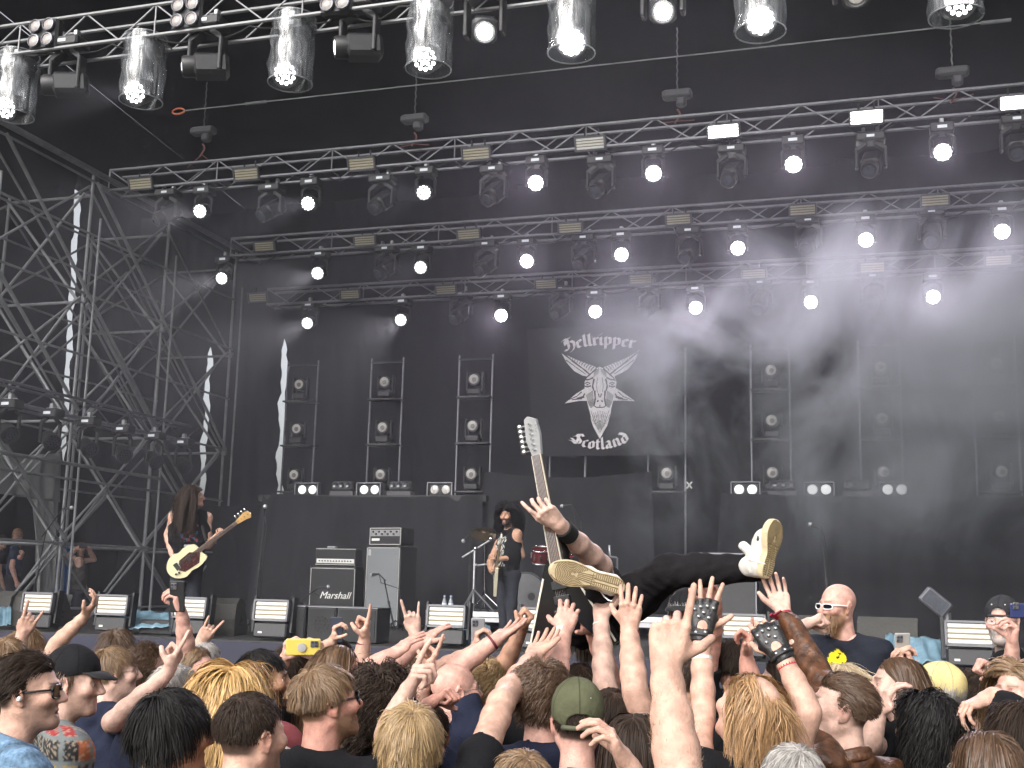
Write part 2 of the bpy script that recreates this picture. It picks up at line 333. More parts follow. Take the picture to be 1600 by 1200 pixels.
# ---- lamps
led_hot = mat('led_hot', (1, 1, 1), emit=(1, .96, .93), es=70, var=0)
led_mid = mat('led_mid', (1, 1, 1), emit=(.97, .98, 1), es=2.6, var=0)
led_dim = mat('led_dim', (1, 1, 1), emit=(.95, .98, 1), es=5, var=0)
lens_off = mat('lens_unlit', (.05, .055, .07), .12, var=.3, scale=30, spec=.8)
lens_pale = mat('lens_pale', (.62, .59, .56), .25, var=.25, scale=60, spec=.8)
panel_off = mat('strobe_unlit', (.62, .58, .47), .35, var=.06, scale=4)
panel_on = mat('strobe_lit', (1, 1, 1), emit=(1, .98, .95), es=9, var=0)
panel_half = mat('strobe_half', (.5, .49, .46), emit=(1, .98, .92), es=.16, var=0)
def plastic():
    m, t, b, N, L = nodes('clear_plastic')
    tc = N('TexCoord'); n = N('TexNoise'); n.inputs['Scale'].default_value = 1; n.inputs['Detail'].default_value = 2; mp_ = N('Mapping'); mp_.inputs['Scale'].default_value = (11, 11, 2.2); L(tc.outputs['Object'], mp_.inputs['Vector']); L(mp_.outputs[0], n.inputs['Vector'])
    bp = N('Bump'); bp.inputs['Strength'].default_value = .5; bp.inputs['Distance'].default_value = .05; L(n.outputs[0], bp.inputs['Height'])
    gl = N('BsdfGlossy'); gl.inputs['Roughness'].default_value = .25; L(bp.outputs[0], gl.inputs['Normal'])
    df = N('BsdfDiffuse'); df.inputs['Color'].default_value = (.55, .57, .6, 1)
    tr = N('BsdfTransparent'); tr.inputs['Color'].default_value = (.9, .92, .94, 1)
    m1 = N('MixShader'); m1.inputs[0].default_value = .5; L(gl.outputs[0], m1.inputs[1]); L(df.outputs[0], m1.inputs[2])
    r = N('MapRange'); r.inputs[1].default_value = .35; r.inputs[2].default_value = .68; r.inputs[3].default_value = .10; r.inputs[4].default_value = .42; L(n.outputs[0], r.inputs[0])
    m2 = N('MixShader'); L(r.outputs[0], m2.inputs[0]); L(tr.outputs[0], m2.inputs[1]); L(m1.outputs[0], m2.inputs[2])
    L(m2.outputs[0], t.nodes['Material Output'].inputs['Surface']); return m
CLEAR = plastic()
def spotlamp(par, loc, aim, energy, ang, col=(1, .97, .95)):
    l = bpy.data.lights.new('beam', 'SPOT'); l.energy = energy; l.spot_size = rad(ang); l.spot_blend = .5; l.color = col; l.shadow_soft_size = .08
    o = bpy.data.objects.new('beam', l); COL.objects.link(o); o.parent = par; o.matrix_parent_inverse = par.matrix_basis.inverted()
    mt = Vector([-float(c) for c in aim]).to_track_quat('Z', 'Y').to_matrix().to_4x4(); mt.translation = Vector([float(c) for c in loc]); o.matrix_basis = mt
def wash(p, aim, label, led, s=1., cover=False, beam=0, ang=22, bcol=(1, .97, .95), top=.52):
    """moving-head wash light; p is the centre of its lit face, it hangs from a clamp above"""
    p = np.array(p, float); aim = nrm(aim); piv = p-aim*.13*s
    t = thing('wash_light', piv+np.array([0, 0, top*s]), label, 'stage light', 'moving wash lights on the trusses')
    B = basis(aim)
    obj('housing', MB().lathe([(.07*s, -.14*s), (.105*s, -.1*s), (.118*s, .0), (.125*s, .07*s), (.132*s, .12*s), (.132*s, .135*s), (.118*s, .135*s), (.116*s, .122*s)], piv, B, 18), blackp, t, smooth='auto', world=True)
    m = MB()
    cc = [(0, 0)]+[(.043*math.cos(a), .043*math.sin(a)) for a in np.arange(6)*math.pi/3]+[(.087*math.cos(a), .087*math.sin(a)) for a in np.arange(12)*math.pi/6]
    for (x, y) in cc: m.lathe([(.0195*s, 0), (.015*s, .006*s), (.004*s, .008*s)], p+B[:, 0]*x*s+B[:, 1]*y*s-aim*.004, B, 8)
    obj('led_array', m, led, t, smooth='auto', world=True)
    side = nrm(np.cross(aim, (0, 0, 1)))
    z0 = top*s-.2*s
    for q in (-1, 1):
        y = MB(); a = piv+side*.14*s*q; y.tube(a-np.array([0, 0, .05*s]), a+np.array([0, 0, z0*.75]), .025*s, .03*s, 8); y.tube(a+np.array([0, 0, z0*.75]), piv+side*.05*s*q+np.array([0, 0, z0]), .03*s, .03*s, 8)
        obj('yoke_arm', y, blackm, t, smooth='auto', world=True)
    b = MB().rbox(piv+np.array([0, 0, z0+.06*s]), (.3*s, .22*s, .13*s), b=.015*s)
    bo = obj('base', b, blackp, t, world=True)
    obj('display', MB().box(piv+np.array([0, -.112*s, z0+.06*s]), (.12*s, .006, .04*s)), mat('display', (.5, .52, .55), .3, emit=(.8, .85, .9), es=.25, var=0), bo)
    obj('clamp', MB().rbox(piv+np.array([0, 0, z0+.165*s]), (.06*s, .08*s, .1*s), b=.01).tube(piv+np.array([-.1*s, 0, z0+.14*s]), piv+np.array([.1*s, 0, z0+.14*s]), .012), alu, t, world=True)
    if cover:
        r = np.random.default_rng(int(abs(p[0])*100)); n = 26; V = []
        for hz in np.linspace(z0+.16*s, -.1*s, 9):
            a = np.arange(n)*2*math.pi/n
            rr = .2*s+.012*s*np.sin(a*5+hz*20)+r.normal(0, .004*s, n)
            V.append(np.stack([piv[0]+np.cos(a)*rr, piv[1]+np.sin(a)*rr, 0*a+piv[2]+hz], 1))
        P = np.stack(V, 0); P = np.concatenate([P, P[:, :1]], 1)
        co = obj('rain_cover', MB().grid(P), CLEAR, t, smooth=True, world=True)
        obj('hoop', MB().path([(piv[0]+math.cos(a)*.2*s, piv[1]+math.sin(a)*.2*s, piv[2]-.1*s) for a in np.linspace(0, 6.283, 25)], .006*s, 5), mat('hoop_plastic', (.3, .31, .33), .3), co, smooth=True)
        obj('hoop', MB().path([(piv[0]+math.cos(a)*.2*s, piv[1]+math.sin(a)*.2*s, piv[2]+z0+.16*s) for a in np.linspace(0, 6.283, 25)], .006*s, 5), mat('hoop_plastic', (.3, .31, .33), .3), co, smooth=True)
    if beam: spotlamp(t, p+aim*.05, aim, beam, ang, bcol)
    return t
def spotfix(p, aim, label, s=1., lens=None, led=None, top=.62, beam=0):
    """moving-head spot: taller yoke, boxy head with one round lens; p is the lens"""
    p = np.array(p, float); aim = nrm(aim); piv = p-aim*.24*s; B = basis(aim)
    t = thing('spot_light', piv+np.array([0, 0, top*s]), label, 'stage light', 'moving spot lights on the trusses')
    Rb = np.stack([B[:, 0], B[:, 1], B[:, 2]], 1)
    hd = MB().rbox(piv-aim*.05*s, (.25*s, .24*s, .38*s), Rb, .04*s); hd.lathe([(.115*s, .1*s), (.115*s, .22*s), (.1*s, .245*s), (.085*s, .235*s)], piv, B, 16)
    obj('housing', hd, blackp, t, smooth='auto', world=True)
    obj('lens', MB().lathe([(.082*s, 0), (.07*s, .014*s), (.03*s, .022*s), (.004*s, .024*s)], p-aim*.012*s, B, 16), led or lens or lens_off, t, smooth='auto', world=True)
    sx = np.array([1., 0, 0]); z0 = top*s-.22*s
    for q in (-1, 1):
        y = MB(); a = piv+sx*.185*s*q
        y.rbox(a+np.array([0, 0, z0*.3]), (.045*s, .13*s, z0*.95), b=.012*s)
        y.box(piv+sx*.12*s*q+np.array([0, 0, z0*.86]), (.15*s, .12*s, .05*s), roty(q*.6))
        obj('yoke_arm', y, blackm, t, world=True)
    bo = obj('base', MB().rbox(piv+np.array([0, 0, z0+.07*s]), (.38*s, .26*s, .12*s), b=.02*s), blackp, t, world=True)
    obj('display', MB().box(piv+np.array([0, -.132*s, z0+.07*s]), (.1*s, .006, .035*s)), mat('display', (.5, .52, .55)), bo)
    for q in (-.09, .09): obj('clamp', MB().rbox(piv+np.array([q*s, 0, z0+.18*s]), (.05*s, .07*s, .1*s), b=.01), alu, t, world=True)
    if beam: spotlamp(t, p+aim*.05, aim, beam, 14)
    return t
def strobe(p, w, h, label, m, group, R=I3, base=False):
    p = np.array(p, float); t = thing('strobe_panel', p, label, 'strobe light', group, R)
    f = MB().rbox((0, .06, 0), (w+.05, .1, h+.05), b=.012)
    obj('housing', f, blackp, t)
    for k_ in range(4):
        hh = h/4; obj('tube', MB().rbox((0, 0, (k_-1.5)*hh), (w, .03, hh*.86), b=.008), m, t)
    for k_ in range(3): obj('divider', MB().box((0, -.004, (k_-1)*h/4), (w, .03, .010)), mat('brass_strip', (.20, .15, .06), .5, .2), t)
    obj('bezel', MB().box((0, -.005, h/2+.012), (w+.05, .05, .022)).box((0, -.005, -h/2-.012), (w+.05, .05, .022)).box((w/2+.014, -.005, 0), (.022, .05, h+.046)).box((-w/2-.014, -.005, 0), (.022, .05, h+.046)), mat('grey_bezel', (.12, .12, .13), .4), t)
    if base:
        obj('base', MB().rbox((0, .1, -h/2-.12), (w+.02, .2, .17), b=.015), blackp, t)
        for q in (-1, 1): obj('yoke_arm', MB().box((q*(w/2+.045), .09, -.04), (.025, .1, h+.2)), blackm, t)
        obj('badge', MB().box((-w*.3, -.002, -h/2-.15), (.05, .006, .02)), whitep, t)
    else:
        obj('bracket', MB().box((0, .13, .03), (w*.7, .06, .05)).tube((-.1, .14, .02), (-.1, .14, h/2+.12), .015).tube((.1, .14, .02), (.1, .14, h/2+.12), .015), blackm, t)
    return t
toCam = lambda p: nrm(CAM-np.asarray(p))
def aimof(p, hot): # the house-left lamps point out over the left of the crowd, the others at the camera
    return nrm(np.array({0: (.12, -.9, -.36), 1: (.14, -.9, -.36), 2: (.14, -.92, -.34), 3: (.16, -.93, -.32)}[hot])) if hot < 4 else toCam(p)
T0 = [(8, 168, 1), (210, 144, 1), (445, 115, 1), (663, 92, 1), (893, 66, 4), (1188, 32, 4), (1499, 3, 2)]
for i, (x, y, h) in enumerate(T0):
    p = PY(x, y, 11.36)
    wash(p, aimof(p, h) if h != 1 else nrm((.05, -.88, -.44)), '%s plastic-wrapped wash light from the left on the front truss' % ORD[i], [led_dim, led_mid, led_mid, led_mid, led_hot][h], 1.3, True, beam=(260 if i in (0, 1) else 0), ang=25, top=.58)
for i, (x, y, h) in enumerate([(66, 133, 1), (285, 104, 1), (523, 74, 1), (757, 50, 4), (1036, 18, 4), (1338, -8, 2)]):
    p = PY(x, y, 11.3)
    spotfix(p, nrm((-.85, -.5, -.12)) if h == 1 else (toCam(p)+np.array([0, 0, -.1])), '%s dark moving spot light from the left on the front truss' % ORD[i], 1.15, led=[0, led_mid, lens_pale, 0, led_hot][h] or lens_off, beam=260 if h == 1 else 0)
R1w = [(312, 330, 0), (481, 318, 1), (662, 301, 2), (837, 286, 3), (1021, 271, 4), (1240, 257, 4), (1473, 238, 4)]
R2w = [(346, 435, 0), (496, 427, 0), (657, 418, 2), (823, 408, 4), (971, 398, 4), (1153, 388, 4), (1353, 375, 4), (1566, 362, 4)]
R3w = [(480, 505, 0), (626, 500, 0), (783, 493, 3), (930, 487, 4), (1087, 481, 4), (1267, 472, 4), (1458, 464, 4)]
for nm_, lst, Y, zt, s in (('second', R1w, 15.5, 8.26, 1.), ('third', R2w, 17.92, z2-.34, 1.), ('rearmost', R3w, 19.32, z3-.32, 1.)):
    for i, (x, y, h) in enumerate(lst):
        p = PY(x, y, Y-.12); a = aimof(p, h)
        wash(p, a, '%s wash light from the left on the %s truss' % (ORD[i], nm_), [led_mid, led_mid, led_mid, led_hot, led_hot][h], s, beam=[520, 260, 120, 260, 260][h], ang=[24, 20, 20, 26, 30][h], bcol=[(1, .96, .92), (1, 1, 1), (1, .96, 1), (1, .84, 1), (1, .86, .98)][h], top=max(.46, min(.9, zt-(p-a*.13)[2])))
R1s = [(243, 345), (407, 338), (582, 326), (759, 313), (929, 300), (1137, 283), (1358, 267), (1590, 240)]
R2s = [(590, 430), (748, 424), (903, 415), (1069, 405), (1259, 390), (1455, 378)]
R3s = [(708, 500), (866, 493), (1006, 489), (1183, 485), (1362, 476)]
for nm_, lst, Y, zt in (('second', R1s, 15.5, 8.26), ('third', R2s, 17.92, z2-.34), ('rearmost', R3s, 19.32, z3-.32)):
    for i, (x, y) in enumerate(lst):
        p = PY(x, y, Y-.2); q = i/len(lst)
        a = nrm((-.35+.3*q, -.75, -.62))
        spotfix(p, a, '%s unlit spot light from the left on the %s truss' % (ORD[i], nm_), 1., top=max(.5, min(.95, zt-(p-a*.24)[2])))
def rowstrobes(lst, Y, nm_, sc, lit):
    for i, (x, y) in enumerate(lst):
        strobe(PY(x, y, Y-.22), .37*sc, .15*sc, '%s strobe panel from the left on the %s truss' % (ORD[i], nm_), lit.get(i, panel_off), 'strobe panels on the trusses', rotx(rad(18)))
rowstrobes([(220, 287), (385, 272), (565, 256), (744, 240), (922, 224), (1130, 205), (1354, 183), (1590, 160)], 15.5, 'second', 1.08, {4: panel_half, 5: panel_on, 6: panel_on, 7: panel_on})
rowstrobes([(413, 385), (570, 376), (732, 366), (891, 356), (1060, 343), (1254, 328), (1461, 313)], 17.92, 'third', 1., {})
rowstrobes([(403, 465), (547, 460), (697, 453), (853, 444), (1001, 436), (1178, 428), (1363, 418), (1560, 407)], 19.32, 'rearmost', .98, {})
# four-lamp blinders on the front truss
for i, (x, y) in enumerate([(66, 52), (290, 20), (525, -6)]):
    p = PY(x, y, 11.25); t = thing('blinder', p, '%s four-lamp blinder from the left on the front truss' % ORD[i], 'stage light', 'four-lamp blinders')
    obj('housing', MB().rbox((0, .08, 0), (.42, .14, .42), b=.03), blackm, t)
    for dx in (-.1, .1):
        for dz in (-.1, .1):
            lm = obj('lamp', MB().lathe([(.085, 0), (.085, .03), (.07, .034), (.065, .018)], (dx, -.01, dz), basis((0, -1, 0)), 14), dalu, t, smooth='auto')
            obj('lens', MB().lathe([(.066, .02), (.05, .03), (.01, .034)], (dx, -.01, dz), basis((0, -1, 0)), 12), mat('blinder_lens', (.42, .38, .36), .2, var=.2, scale=40), lm, smooth='auto')
    obj('bracket', MB().tube((0, .1, .2), (0, .2, .3), .02).tube((0, .1, -.2), (0, .2, -.15), .02), blackm, t)
# steel rope, hoists
rp = thing('steel_rope', PY(290, 172, 12.6), 'thin steel rope stretched across under the roof', 'cable')
a, b = PY(288, 173, 12.6), PY(1580, 31, 12.6)
obj('rope', MB().tube(a, b, .008, n=6), steel, rp, world=True)
obj('shackle', MB().path([a+np.array([math.cos(q)*.09-.09, 0, math.sin(q)*.04]) for q in np.linspace(0, 6.28, 14)], .012, 6), mat('orange_steel', (.5, .12, .05), .5), rp, smooth=True, world=True)
for q in (.09, .97): obj('turnbuckle', MB().tube(a+(b-a)*q, a+(b-a)*(q+.03), .022, n=8), dalu, rp, world=True)
for i, (x, y, ytop) in enumerate([(318, 205, -1), (648, 186, 0), (1058, 148, 0), (1488, 113, 0)]):
    p = PY(x, y, 15.5); t = thing('chain_hoist', p, '%s chain hoist from the left above the second truss' % ORD[i], 'hoist', 'chain hoists')
    obj('motor', MB().rbox((0, 0, 0), (.42, .18, .13), b=.03).rbox((.06, 0, -.12), (.14, .14, .14), b=.03), mat('grey_motor', (.10, .10, .11), .5), t)
    ch = MB(); n = int((10.1-p[2])/.06)
    for q in range(n): ch.tube((.006*(-1)**q, 0, q*.06), (-.006*(-1)**q, 0, q*.06+.062), .011, n=5)
    obj('chain', ch, dalu, t)
    dz = p[2]-8.62
    obj('hook', MB().path([(0.04*math.sin(q), 0, -.22-.05*q) for q in np.linspace(0, 4.2, 10)], .014, 6).tube((0, 0, -.4), (-.25, 0, -dz), .007).tube((0, 0, -.4), (.25, 0, -dz), .007), mat('hook_red', (.25, .1, .08), .5), t)
# ---- light towers before the rear wall
TWX = [-10.624+i*1.804 for i in range(8)]; TY = 20.25
beamz = [PY(748, y, TY)[2] for y in (595, 667, 742)]
for i, x in enumerate(TWX):
    t = thing('light_tower', (x, TY, DECK), '%s ladder light tower from the left in front of the rear cloth' % ORD[i], 'tower', 'ladder light towers')
    for q in (-1, 1): obj('post', MB().tube((q*.33, 0, 0), (q*.33, 0, 6.35-DECK), .02, n=6), dalu, t)
    for k_, z in enumerate(beamz):
        zz = z-DECK-.32
        obj('shelf', MB().box((0, 0, zz), (.66, .3, .03)), blackm, t)
        for q in range(9): obj('bolt', MB().box((-.24+q*.04, -.153, zz+.004), (.02, .01, .012)), dalu, t) if k_ < 3 else None
    obj('shelf', MB().box((0, 0, beamz[0]-DECK+.42), (.66, .05, .03)), blackm, t)
    for k_, z in enumerate(beamz):
        if i == 3 or (i == 4 and k_ < 2): continue
        l = thing('beam_light', (x+.03, TY-.1, z-.29), 'beam light on the %s ladder tower from the left, %s from top' % (ORD[i], ORD[k_]), 'stage light', 'beam lights on the towers')
        obj('base', MB().rbox((0, 0, .06), (.26, .22, .12), b=.02), blackp, l)
        for q in (-1, 1): obj('yoke_arm', MB().rbox((q*.15, 0, .25), (.04, .09, .36), b=.01), blackm, l)
        obj('housing', MB().lathe([(.07, -.16), (.11, -.1), (.12, .05), (.115, .1), (.1, .1)], (0, 0, .29), basis((0.02, -1, -.02)), 18), blackp, l, smooth='auto')
        le = obj('lens', MB().lathe([(.1, 0), (.08, .02), (.04, .028), (.004, .03)], (0, -.09, .29), basis((0.02, -1, -.02)), 18), lens_pale, l, smooth='auto')
        obj('inner_ring', MB().lathe([(.045, 0), (.04, .01), (.03, .01)], (0.01, -.114, .28), basis((0.02, -1, -.02)), 12), mat('ring_grey', (.16, .16, .16), .3), le, smooth='auto')
# ---- upstage riser with cloth skirt, small lamps along its edge
ZR = 3.55
us = thing('upstage_riser', (CX, 19, DECK), 'long raised platform with black cloth skirt behind the band', 'riser')
obj('platform', MB().box((-8.15, 18.75, ZR-.06), (4.2, 1.2, .1)).box((1.3, 18.75, ZR-.06), (6.6, 1.2, .1)), deckm, us, world=True)
for (xa, xb, sd_) in ((-10.16, -6.1, 1), (-2.2, 4.6, 2)):
    obj('skirt', sheet((xa, 18.12, ZR+.02), (xb, 18.12, ZR+.02-.03), (xa-.15, 18.0, DECK), (xb+.1, 18.0, DECK), 90, 16, .05, 6 if sd_ == 1 else 10, sd_+90, sag=.05), cloth2, us, smooth=True, world=True)
obj('skirt', sheet((-6.15, 18.3, 3.95), (-3.3, 18.15, 3.92), (-6.2, 18.2, DECK), (-3.2, 18.1, DECK), 60, 20, .06, 4, 95, sag=.1), cloth2, us, smooth=True, world=True)
obj('skirt', sheet((-12.4, 19.2, 3.4), (-10.1, 19.2, 3.45), (-12.4, 19.2, DECK), (-10.1, 19.2, DECK), 30, 10, .06, 5, 96), cloth, us, smooth=True, world=True)
for i in range(10):
    x = (-10+i*.95) if i < 5 else (-2.1+(i-5)*1.45)
    obj('leg', MB().tube((x, 18.5, DECK), (x, 18.5, ZR-.1), .03), dalu, us, world=True)
par_on = mat('par_lens', (.8, .8, .8), .3, emit=(.95, .97, 1), es=.5, var=0)
for i, (x, y, on) in enumerate([(480, 762, 1), (577, 762, 1), (688, 759, 0), (1165, 766, 1), (1280, 767, 1), (1398, 766, 1)]):
    p = PY(x, y, 18.35); p[2] = ZR; t = thing('twin_blinder', p, '%s small twin lamp from the left on the riser edge' % ORD[i], 'stage light', 'twin lamps on the riser edge')
    obj('housing', MB().rbox((0, .06, .1), (.42, .1, .2), b=.015), blackm, t)
    for q in (-.1, .1): obj('lens', MB().lathe([(.078, 0), (.07, .02), (.03, .03), (.005, .032)], (q, .01, .1), basis((0, -1, 0)), 14), par_on if on else lens_pale, t, smooth='auto')
    obj('frame', MB().box((-.22, .02, .1), (.015, .12, .22)).box((.22, .02, .1), (.015, .12, .22)).box((0, .02, .215), (.45, .12, .015)), dalu, t)
for i, (x, y) in enumerate([(533, 760), (623, 758), (1222, 762), (1340, 762)]):
    p = PY(x, y, 18.35); p[2] = ZR; t = thing('triple_lamp', p, '%s grey three-eyed lamp block from the left on the riser edge' % ORD[i], 'stage light', 'three-eyed lamp blocks')
    obj('housing', MB().rbox((0, .1, .17), (.4, .16, .16), b=.03), mat('grey_block', (.07, .07, .075), .5), t)
    for q in (-.12, 0, .12): obj('lens', MB().lathe([(.05, 0), (.045, .014), (.02, .004)], (q, .015, .18), basis((0, -1, 0)), 12), lens_off, t, smooth='auto')
    obj('base', MB().box((0, .1, .04), (.44, .18, .07)), mat('grey_block', (.07, .07, .075)), t)
# ---- banner with lettering and goat head
bn = thing('band_banner', (CX, 19.8, 4.4), 'black cloth banner with white blackletter name and horned goat head', 'banner')
ban_c = mat('banner_cloth', (.02, .019, .022), .9, var=.15, scale=2)
ban_w = mat('banner_print', (.80, .77, .80), .8, var=.12, scale=12)
A, B_, C_, D_ = PY(823, 514, 19.8), PY(1052, 505, 19.8), PY(833, 713, 19.8), PY(1062, 711, 19.8)
obj('cloth', sheet(A, B_, C_, D_, 40, 20, .012, 3, 5), ban_c, bn, smooth=True, world=True)
LAY = [0]
def zc(q, lay=None):
    if lay is None: LAY[0] += 1; lay = LAY[0] % 37
    return PY(820+q[0]/5.217, 500+q[1]/5.217, 19.745-lay*.0003)
def zprism(mb, pts, lay=None):
    P = np.array([zc(p, lay if lay is not None else 0) for p in pts]); n = len(P)
    Q = P+np.array([0, .006, 0]); mb.add(np.concatenate([P, Q]), [tuple(range(n)), tuple(range(2*n-1, n-1, -1))]+[(i, n+i, n+(i+1) % n, (i+1) % n) for i in range(n)])
GL = {'H': (.95, [[(-.1, 1.35), (.05, 1.5), (.33, 1.42), (.33, .35), (.2, .05), (-.1, .12)], [(.33, .95), (.6, 1.08), (.82, .85), (.82, .3), (.62, -.15), (.35, -.3)], [(.1, .75), (.1, 1.3)], [(.33, 1.42), (.62, 1.55)]]),
 'e': (.62, [[(.16, .85), (.16, .15), (.34, 0), (.55, .16)], [(.16, .85), (.38, 1.0), (.5, .8), (.2, .5)]]), 'l': (.42, [[(.03, 1.42), (.18, 1.55), (.18, .12), (.34, 0)]]),
 'r': (.56, [[(.03, .88), (.18, 1), (.18, .1), (.3, 0)], [(.18, .8), (.4, 1.0), (.5, .86)]]), 'i': (.42, [[(.03, .88), (.18, 1.0), (.18, .12), (.34, 0)], [(.08, 1.28), (.30, 1.5)]]),
 'p': (.76, [[(.03, .9), (.18, 1.05), (.18, -.5)], [(.18, .85), (.43, 1.0), (.58, .85), (.58, .18), (.38, 0), (.18, .15)]]), 'c': (.6, [[(.52, .88), (.38, 1.0), (.16, .8), (.16, .18), (.34, 0), (.53, .14)]]),
 'o': (.76, [[(.17, .82), (.17, .18), (.38, 0), (.58, .18), (.58, .82), (.38, 1.0), (.17, .82)]]), 't': (.56, [[(.22, 1.3), (.22, .15), (.38, 0), (.5, .1)], [(.02, .95), (.48, .95)]]),
 'a': (.76, [[(.1, .85), (.33, 1.0), (.5, .85), (.5, .12), (.66, 0)], [(.5, .6), (.23, .5), (.16, .2), (.3, 0), (.5, .15)]]), 'n': (.8, [[(.03, .88), (.18, 1), (.18, .1), (.28, 0)], [(.18, .82), (.43, 1.0), (.58, .85), (.58, .12), (.72, 0)]]),
 'd': (.78, [[(.1, 1.5), (.33, 1.35), (.58, .95), (.58, .18), (.38, 0), (.18, .18), (.18, .8), (.38, .95), (.56, .85)]]),
 'S': (1.05, [[(.95, 1.3), (.7, 1.52), (.35, 1.35), (.3, 1.05), (.6, .85), (.88, .6), (.82, .2), (.5, 0), (.15, .15), (-.12, .02)], [(-.05, .42), (.3, .3), (.55, .35)], [(.05, .75), (.3, 1.05)], [(.5, 1.45), (.55, .15)]])}
def blackletter(word, base, size, name):
    tot = sum(GL[c][0] for c in word); (x0, y0), (x1, y1), (x2, y2) = base; acc = 0
    for c in word:
        w, strokes = GL[c]; mb = MB()
        def tr(p):
            t = (acc+p[0])/tot; bx = x0*(1-t)**2+2*t*(1-t)*(2*x1-.5*(x0+x2))+x2*t*t; by = y0*(1-t)**2+2*t*(1-t)*(2*y1-.5*(y0+y2))+y2*t*t
            dx = 2*(1-t)*(2*x1-.5*(x0+x2)-x0)+2*t*(x2-(2*x1-.5*(x0+x2))); dy = 2*(1-t)*(2*y1-.5*(y0+y2)-y0)+2*t*(y2-(2*y1-.5*(y0+y2)))
            L_ = math.hypot(dx, dy); return np.array([bx+dy/L_*p[1]*size*1., by-dx/L_*p[1]*size])
        nb = .155
        for s_ in strokes:
            for p, q in zip(s_[:-1], s_[1:]):
                u = (nb*.78, nb*.62)
                pts = [tr((p[0]-u[0], p[1]-u[1])), tr((p[0]+u[0], p[1]+u[1])), tr((q[0]+u[0], q[1]+u[1])), tr((q[0]-u[0], q[1]-u[1]))]
                LAY[0] += 1; zprism(mb, pts, LAY[0] % 23)
        obj(name, mb, ban_w, bn, world=True); acc += w
blackletter('Hellripper', ((338, 252), (610, 203), (892, 232)), 62, 'letter')
blackletter('Scotland', ((372, 985), (610, 1052), (862, 978)), 60, 'letter')
ink = mat('banner_ink', (.02, .019, .022), .9, var=.1)
gp = [('horn', [(297, 265), (345, 288), (420, 322), (500, 352), (582, 384), (552, 418), (515, 462), (468, 452), (400, 415), (340, 345)]),
      ('horn', [(935, 240), (898, 270), (820, 312), (740, 345), (642, 384), (676, 418), (722, 462), (772, 440), (842, 400), (900, 325)]),
      ('ear', [(490, 556), (420, 600), (325, 680), (440, 660), (505, 658), (503, 575)]), ('ear', [(738, 552), (800, 590), (898, 662), (800, 655), (715, 658), (718, 570)]),
      ('goat_face', [(510, 455), (560, 395), (590, 390), (610, 380), (632, 390), (662, 395), (730, 455), (748, 510), (737, 570), (722, 650), (705, 720), (700, 760), (688, 800), (672, 860), (640, 915), (612, 968), (590, 930), (558, 870), (540, 815), (530, 750), (518, 710), (503, 650), (488, 580), (487, 505)])]
gf = None
for k_, (nm_, pts) in enumerate(gp):
    mb = MB(); zprism(mb, pts, 24+k_); o = obj(nm_, mb, ban_w, bn, world=True); gf = o
mb = MB()
def inkline(pts, w, lay=34):
    for (p, q) in zip(pts[:-1], pts[1:]):
        p = np.array(p, float); q = np.array(q, float); d = q-p; n_ = np.array([-d[1], d[0]])/np.linalg.norm(d)*w*.72; LAY[0] += 1
        zprism(mb, [p-n_, p+n_, q+n_*.6, q-n_*.6], lay+LAY[0] % 11)
for s_ in (-1, 1):
    X = lambda x: 612+s_*(x-612)
    for t_ in np.linspace(0, 1, 15):                                     # horn ridges
        a = (X(640+t_*285), 392-t_*142); b = (X(668+t_*262), 428-t_*160); inkline([a, ((a[0]+b[0])/2+s_*6, (a[1]+b[1])/2), b], 5-2*t_)
    inkline([(X(925), 260), (X(840), 330), (X(740), 405), (X(700), 440)], 10); inkline([(X(890), 325), (X(800), 390), (X(730), 440)], 5)
    inkline([(X(640), 398), (X(690), 440), (X(722), 470)], 9); inkline([(X(722), 470), (X(740), 500)], 6)
    inkline([(X(668), 470), (X(700), 485), (X(735), 488)], 9); inkline([(X(660), 480), (X(672), 540), (X(662), 575)], 10)
    inkline([(X(690), 520), (X(712), 508), (X(735), 518)], 7); inkline([(X(685), 535), (X(712), 546), (X(738), 538)], 8); inkline([(X(705), 527), (X(722), 527)], 9)
    inkline([(X(655), 575), (X(650), 640), (X(660), 700)], 10)
    for q in range(7): inkline([(X(672+q*8), 575+q*6), (X(668+q*7), 640+q*4), (X(662+q*4), 700+q*3)], 3.2)
    for q in range(11): y0_ = 738+(q*29) % 52; inkline([(X(618+q*7.5), y0_), (X(620+q*6), y0_+35), (X(613+q*5), y0_+68)], 2.2); inkline([(X(614+q*5), y0_+75), (X(612+q*3.4), min(y0_+150, 930-q*8))], 2.2)
    inkline([(X(624), 655), (X(636), 668)], 10); inkline([(X(612), 690), (X(612), 715)], 5); inkline([(X(612), 712), (X(640), 712), (X(658), 700)], 7)
    inkline([(X(760), 585), (X(800), 622), (X(870), 652)], 6); inkline([(X(735), 600), (X(760), 640), (X(840), 650)], 8); inkline([(X(740), 625), (X(800), 640)], 12)
    for q in range(5): inkline([(X(622+q*8), 395+q*6), (X(630+q*9), 440+q*8)], 2.6)
    inkline([(X(625), 600), (X(616), 630)], 7); inkline([(X(632), 470), (X(640), 540), (X(632), 590)], 3)
obj('ink', mb, ink, gf)
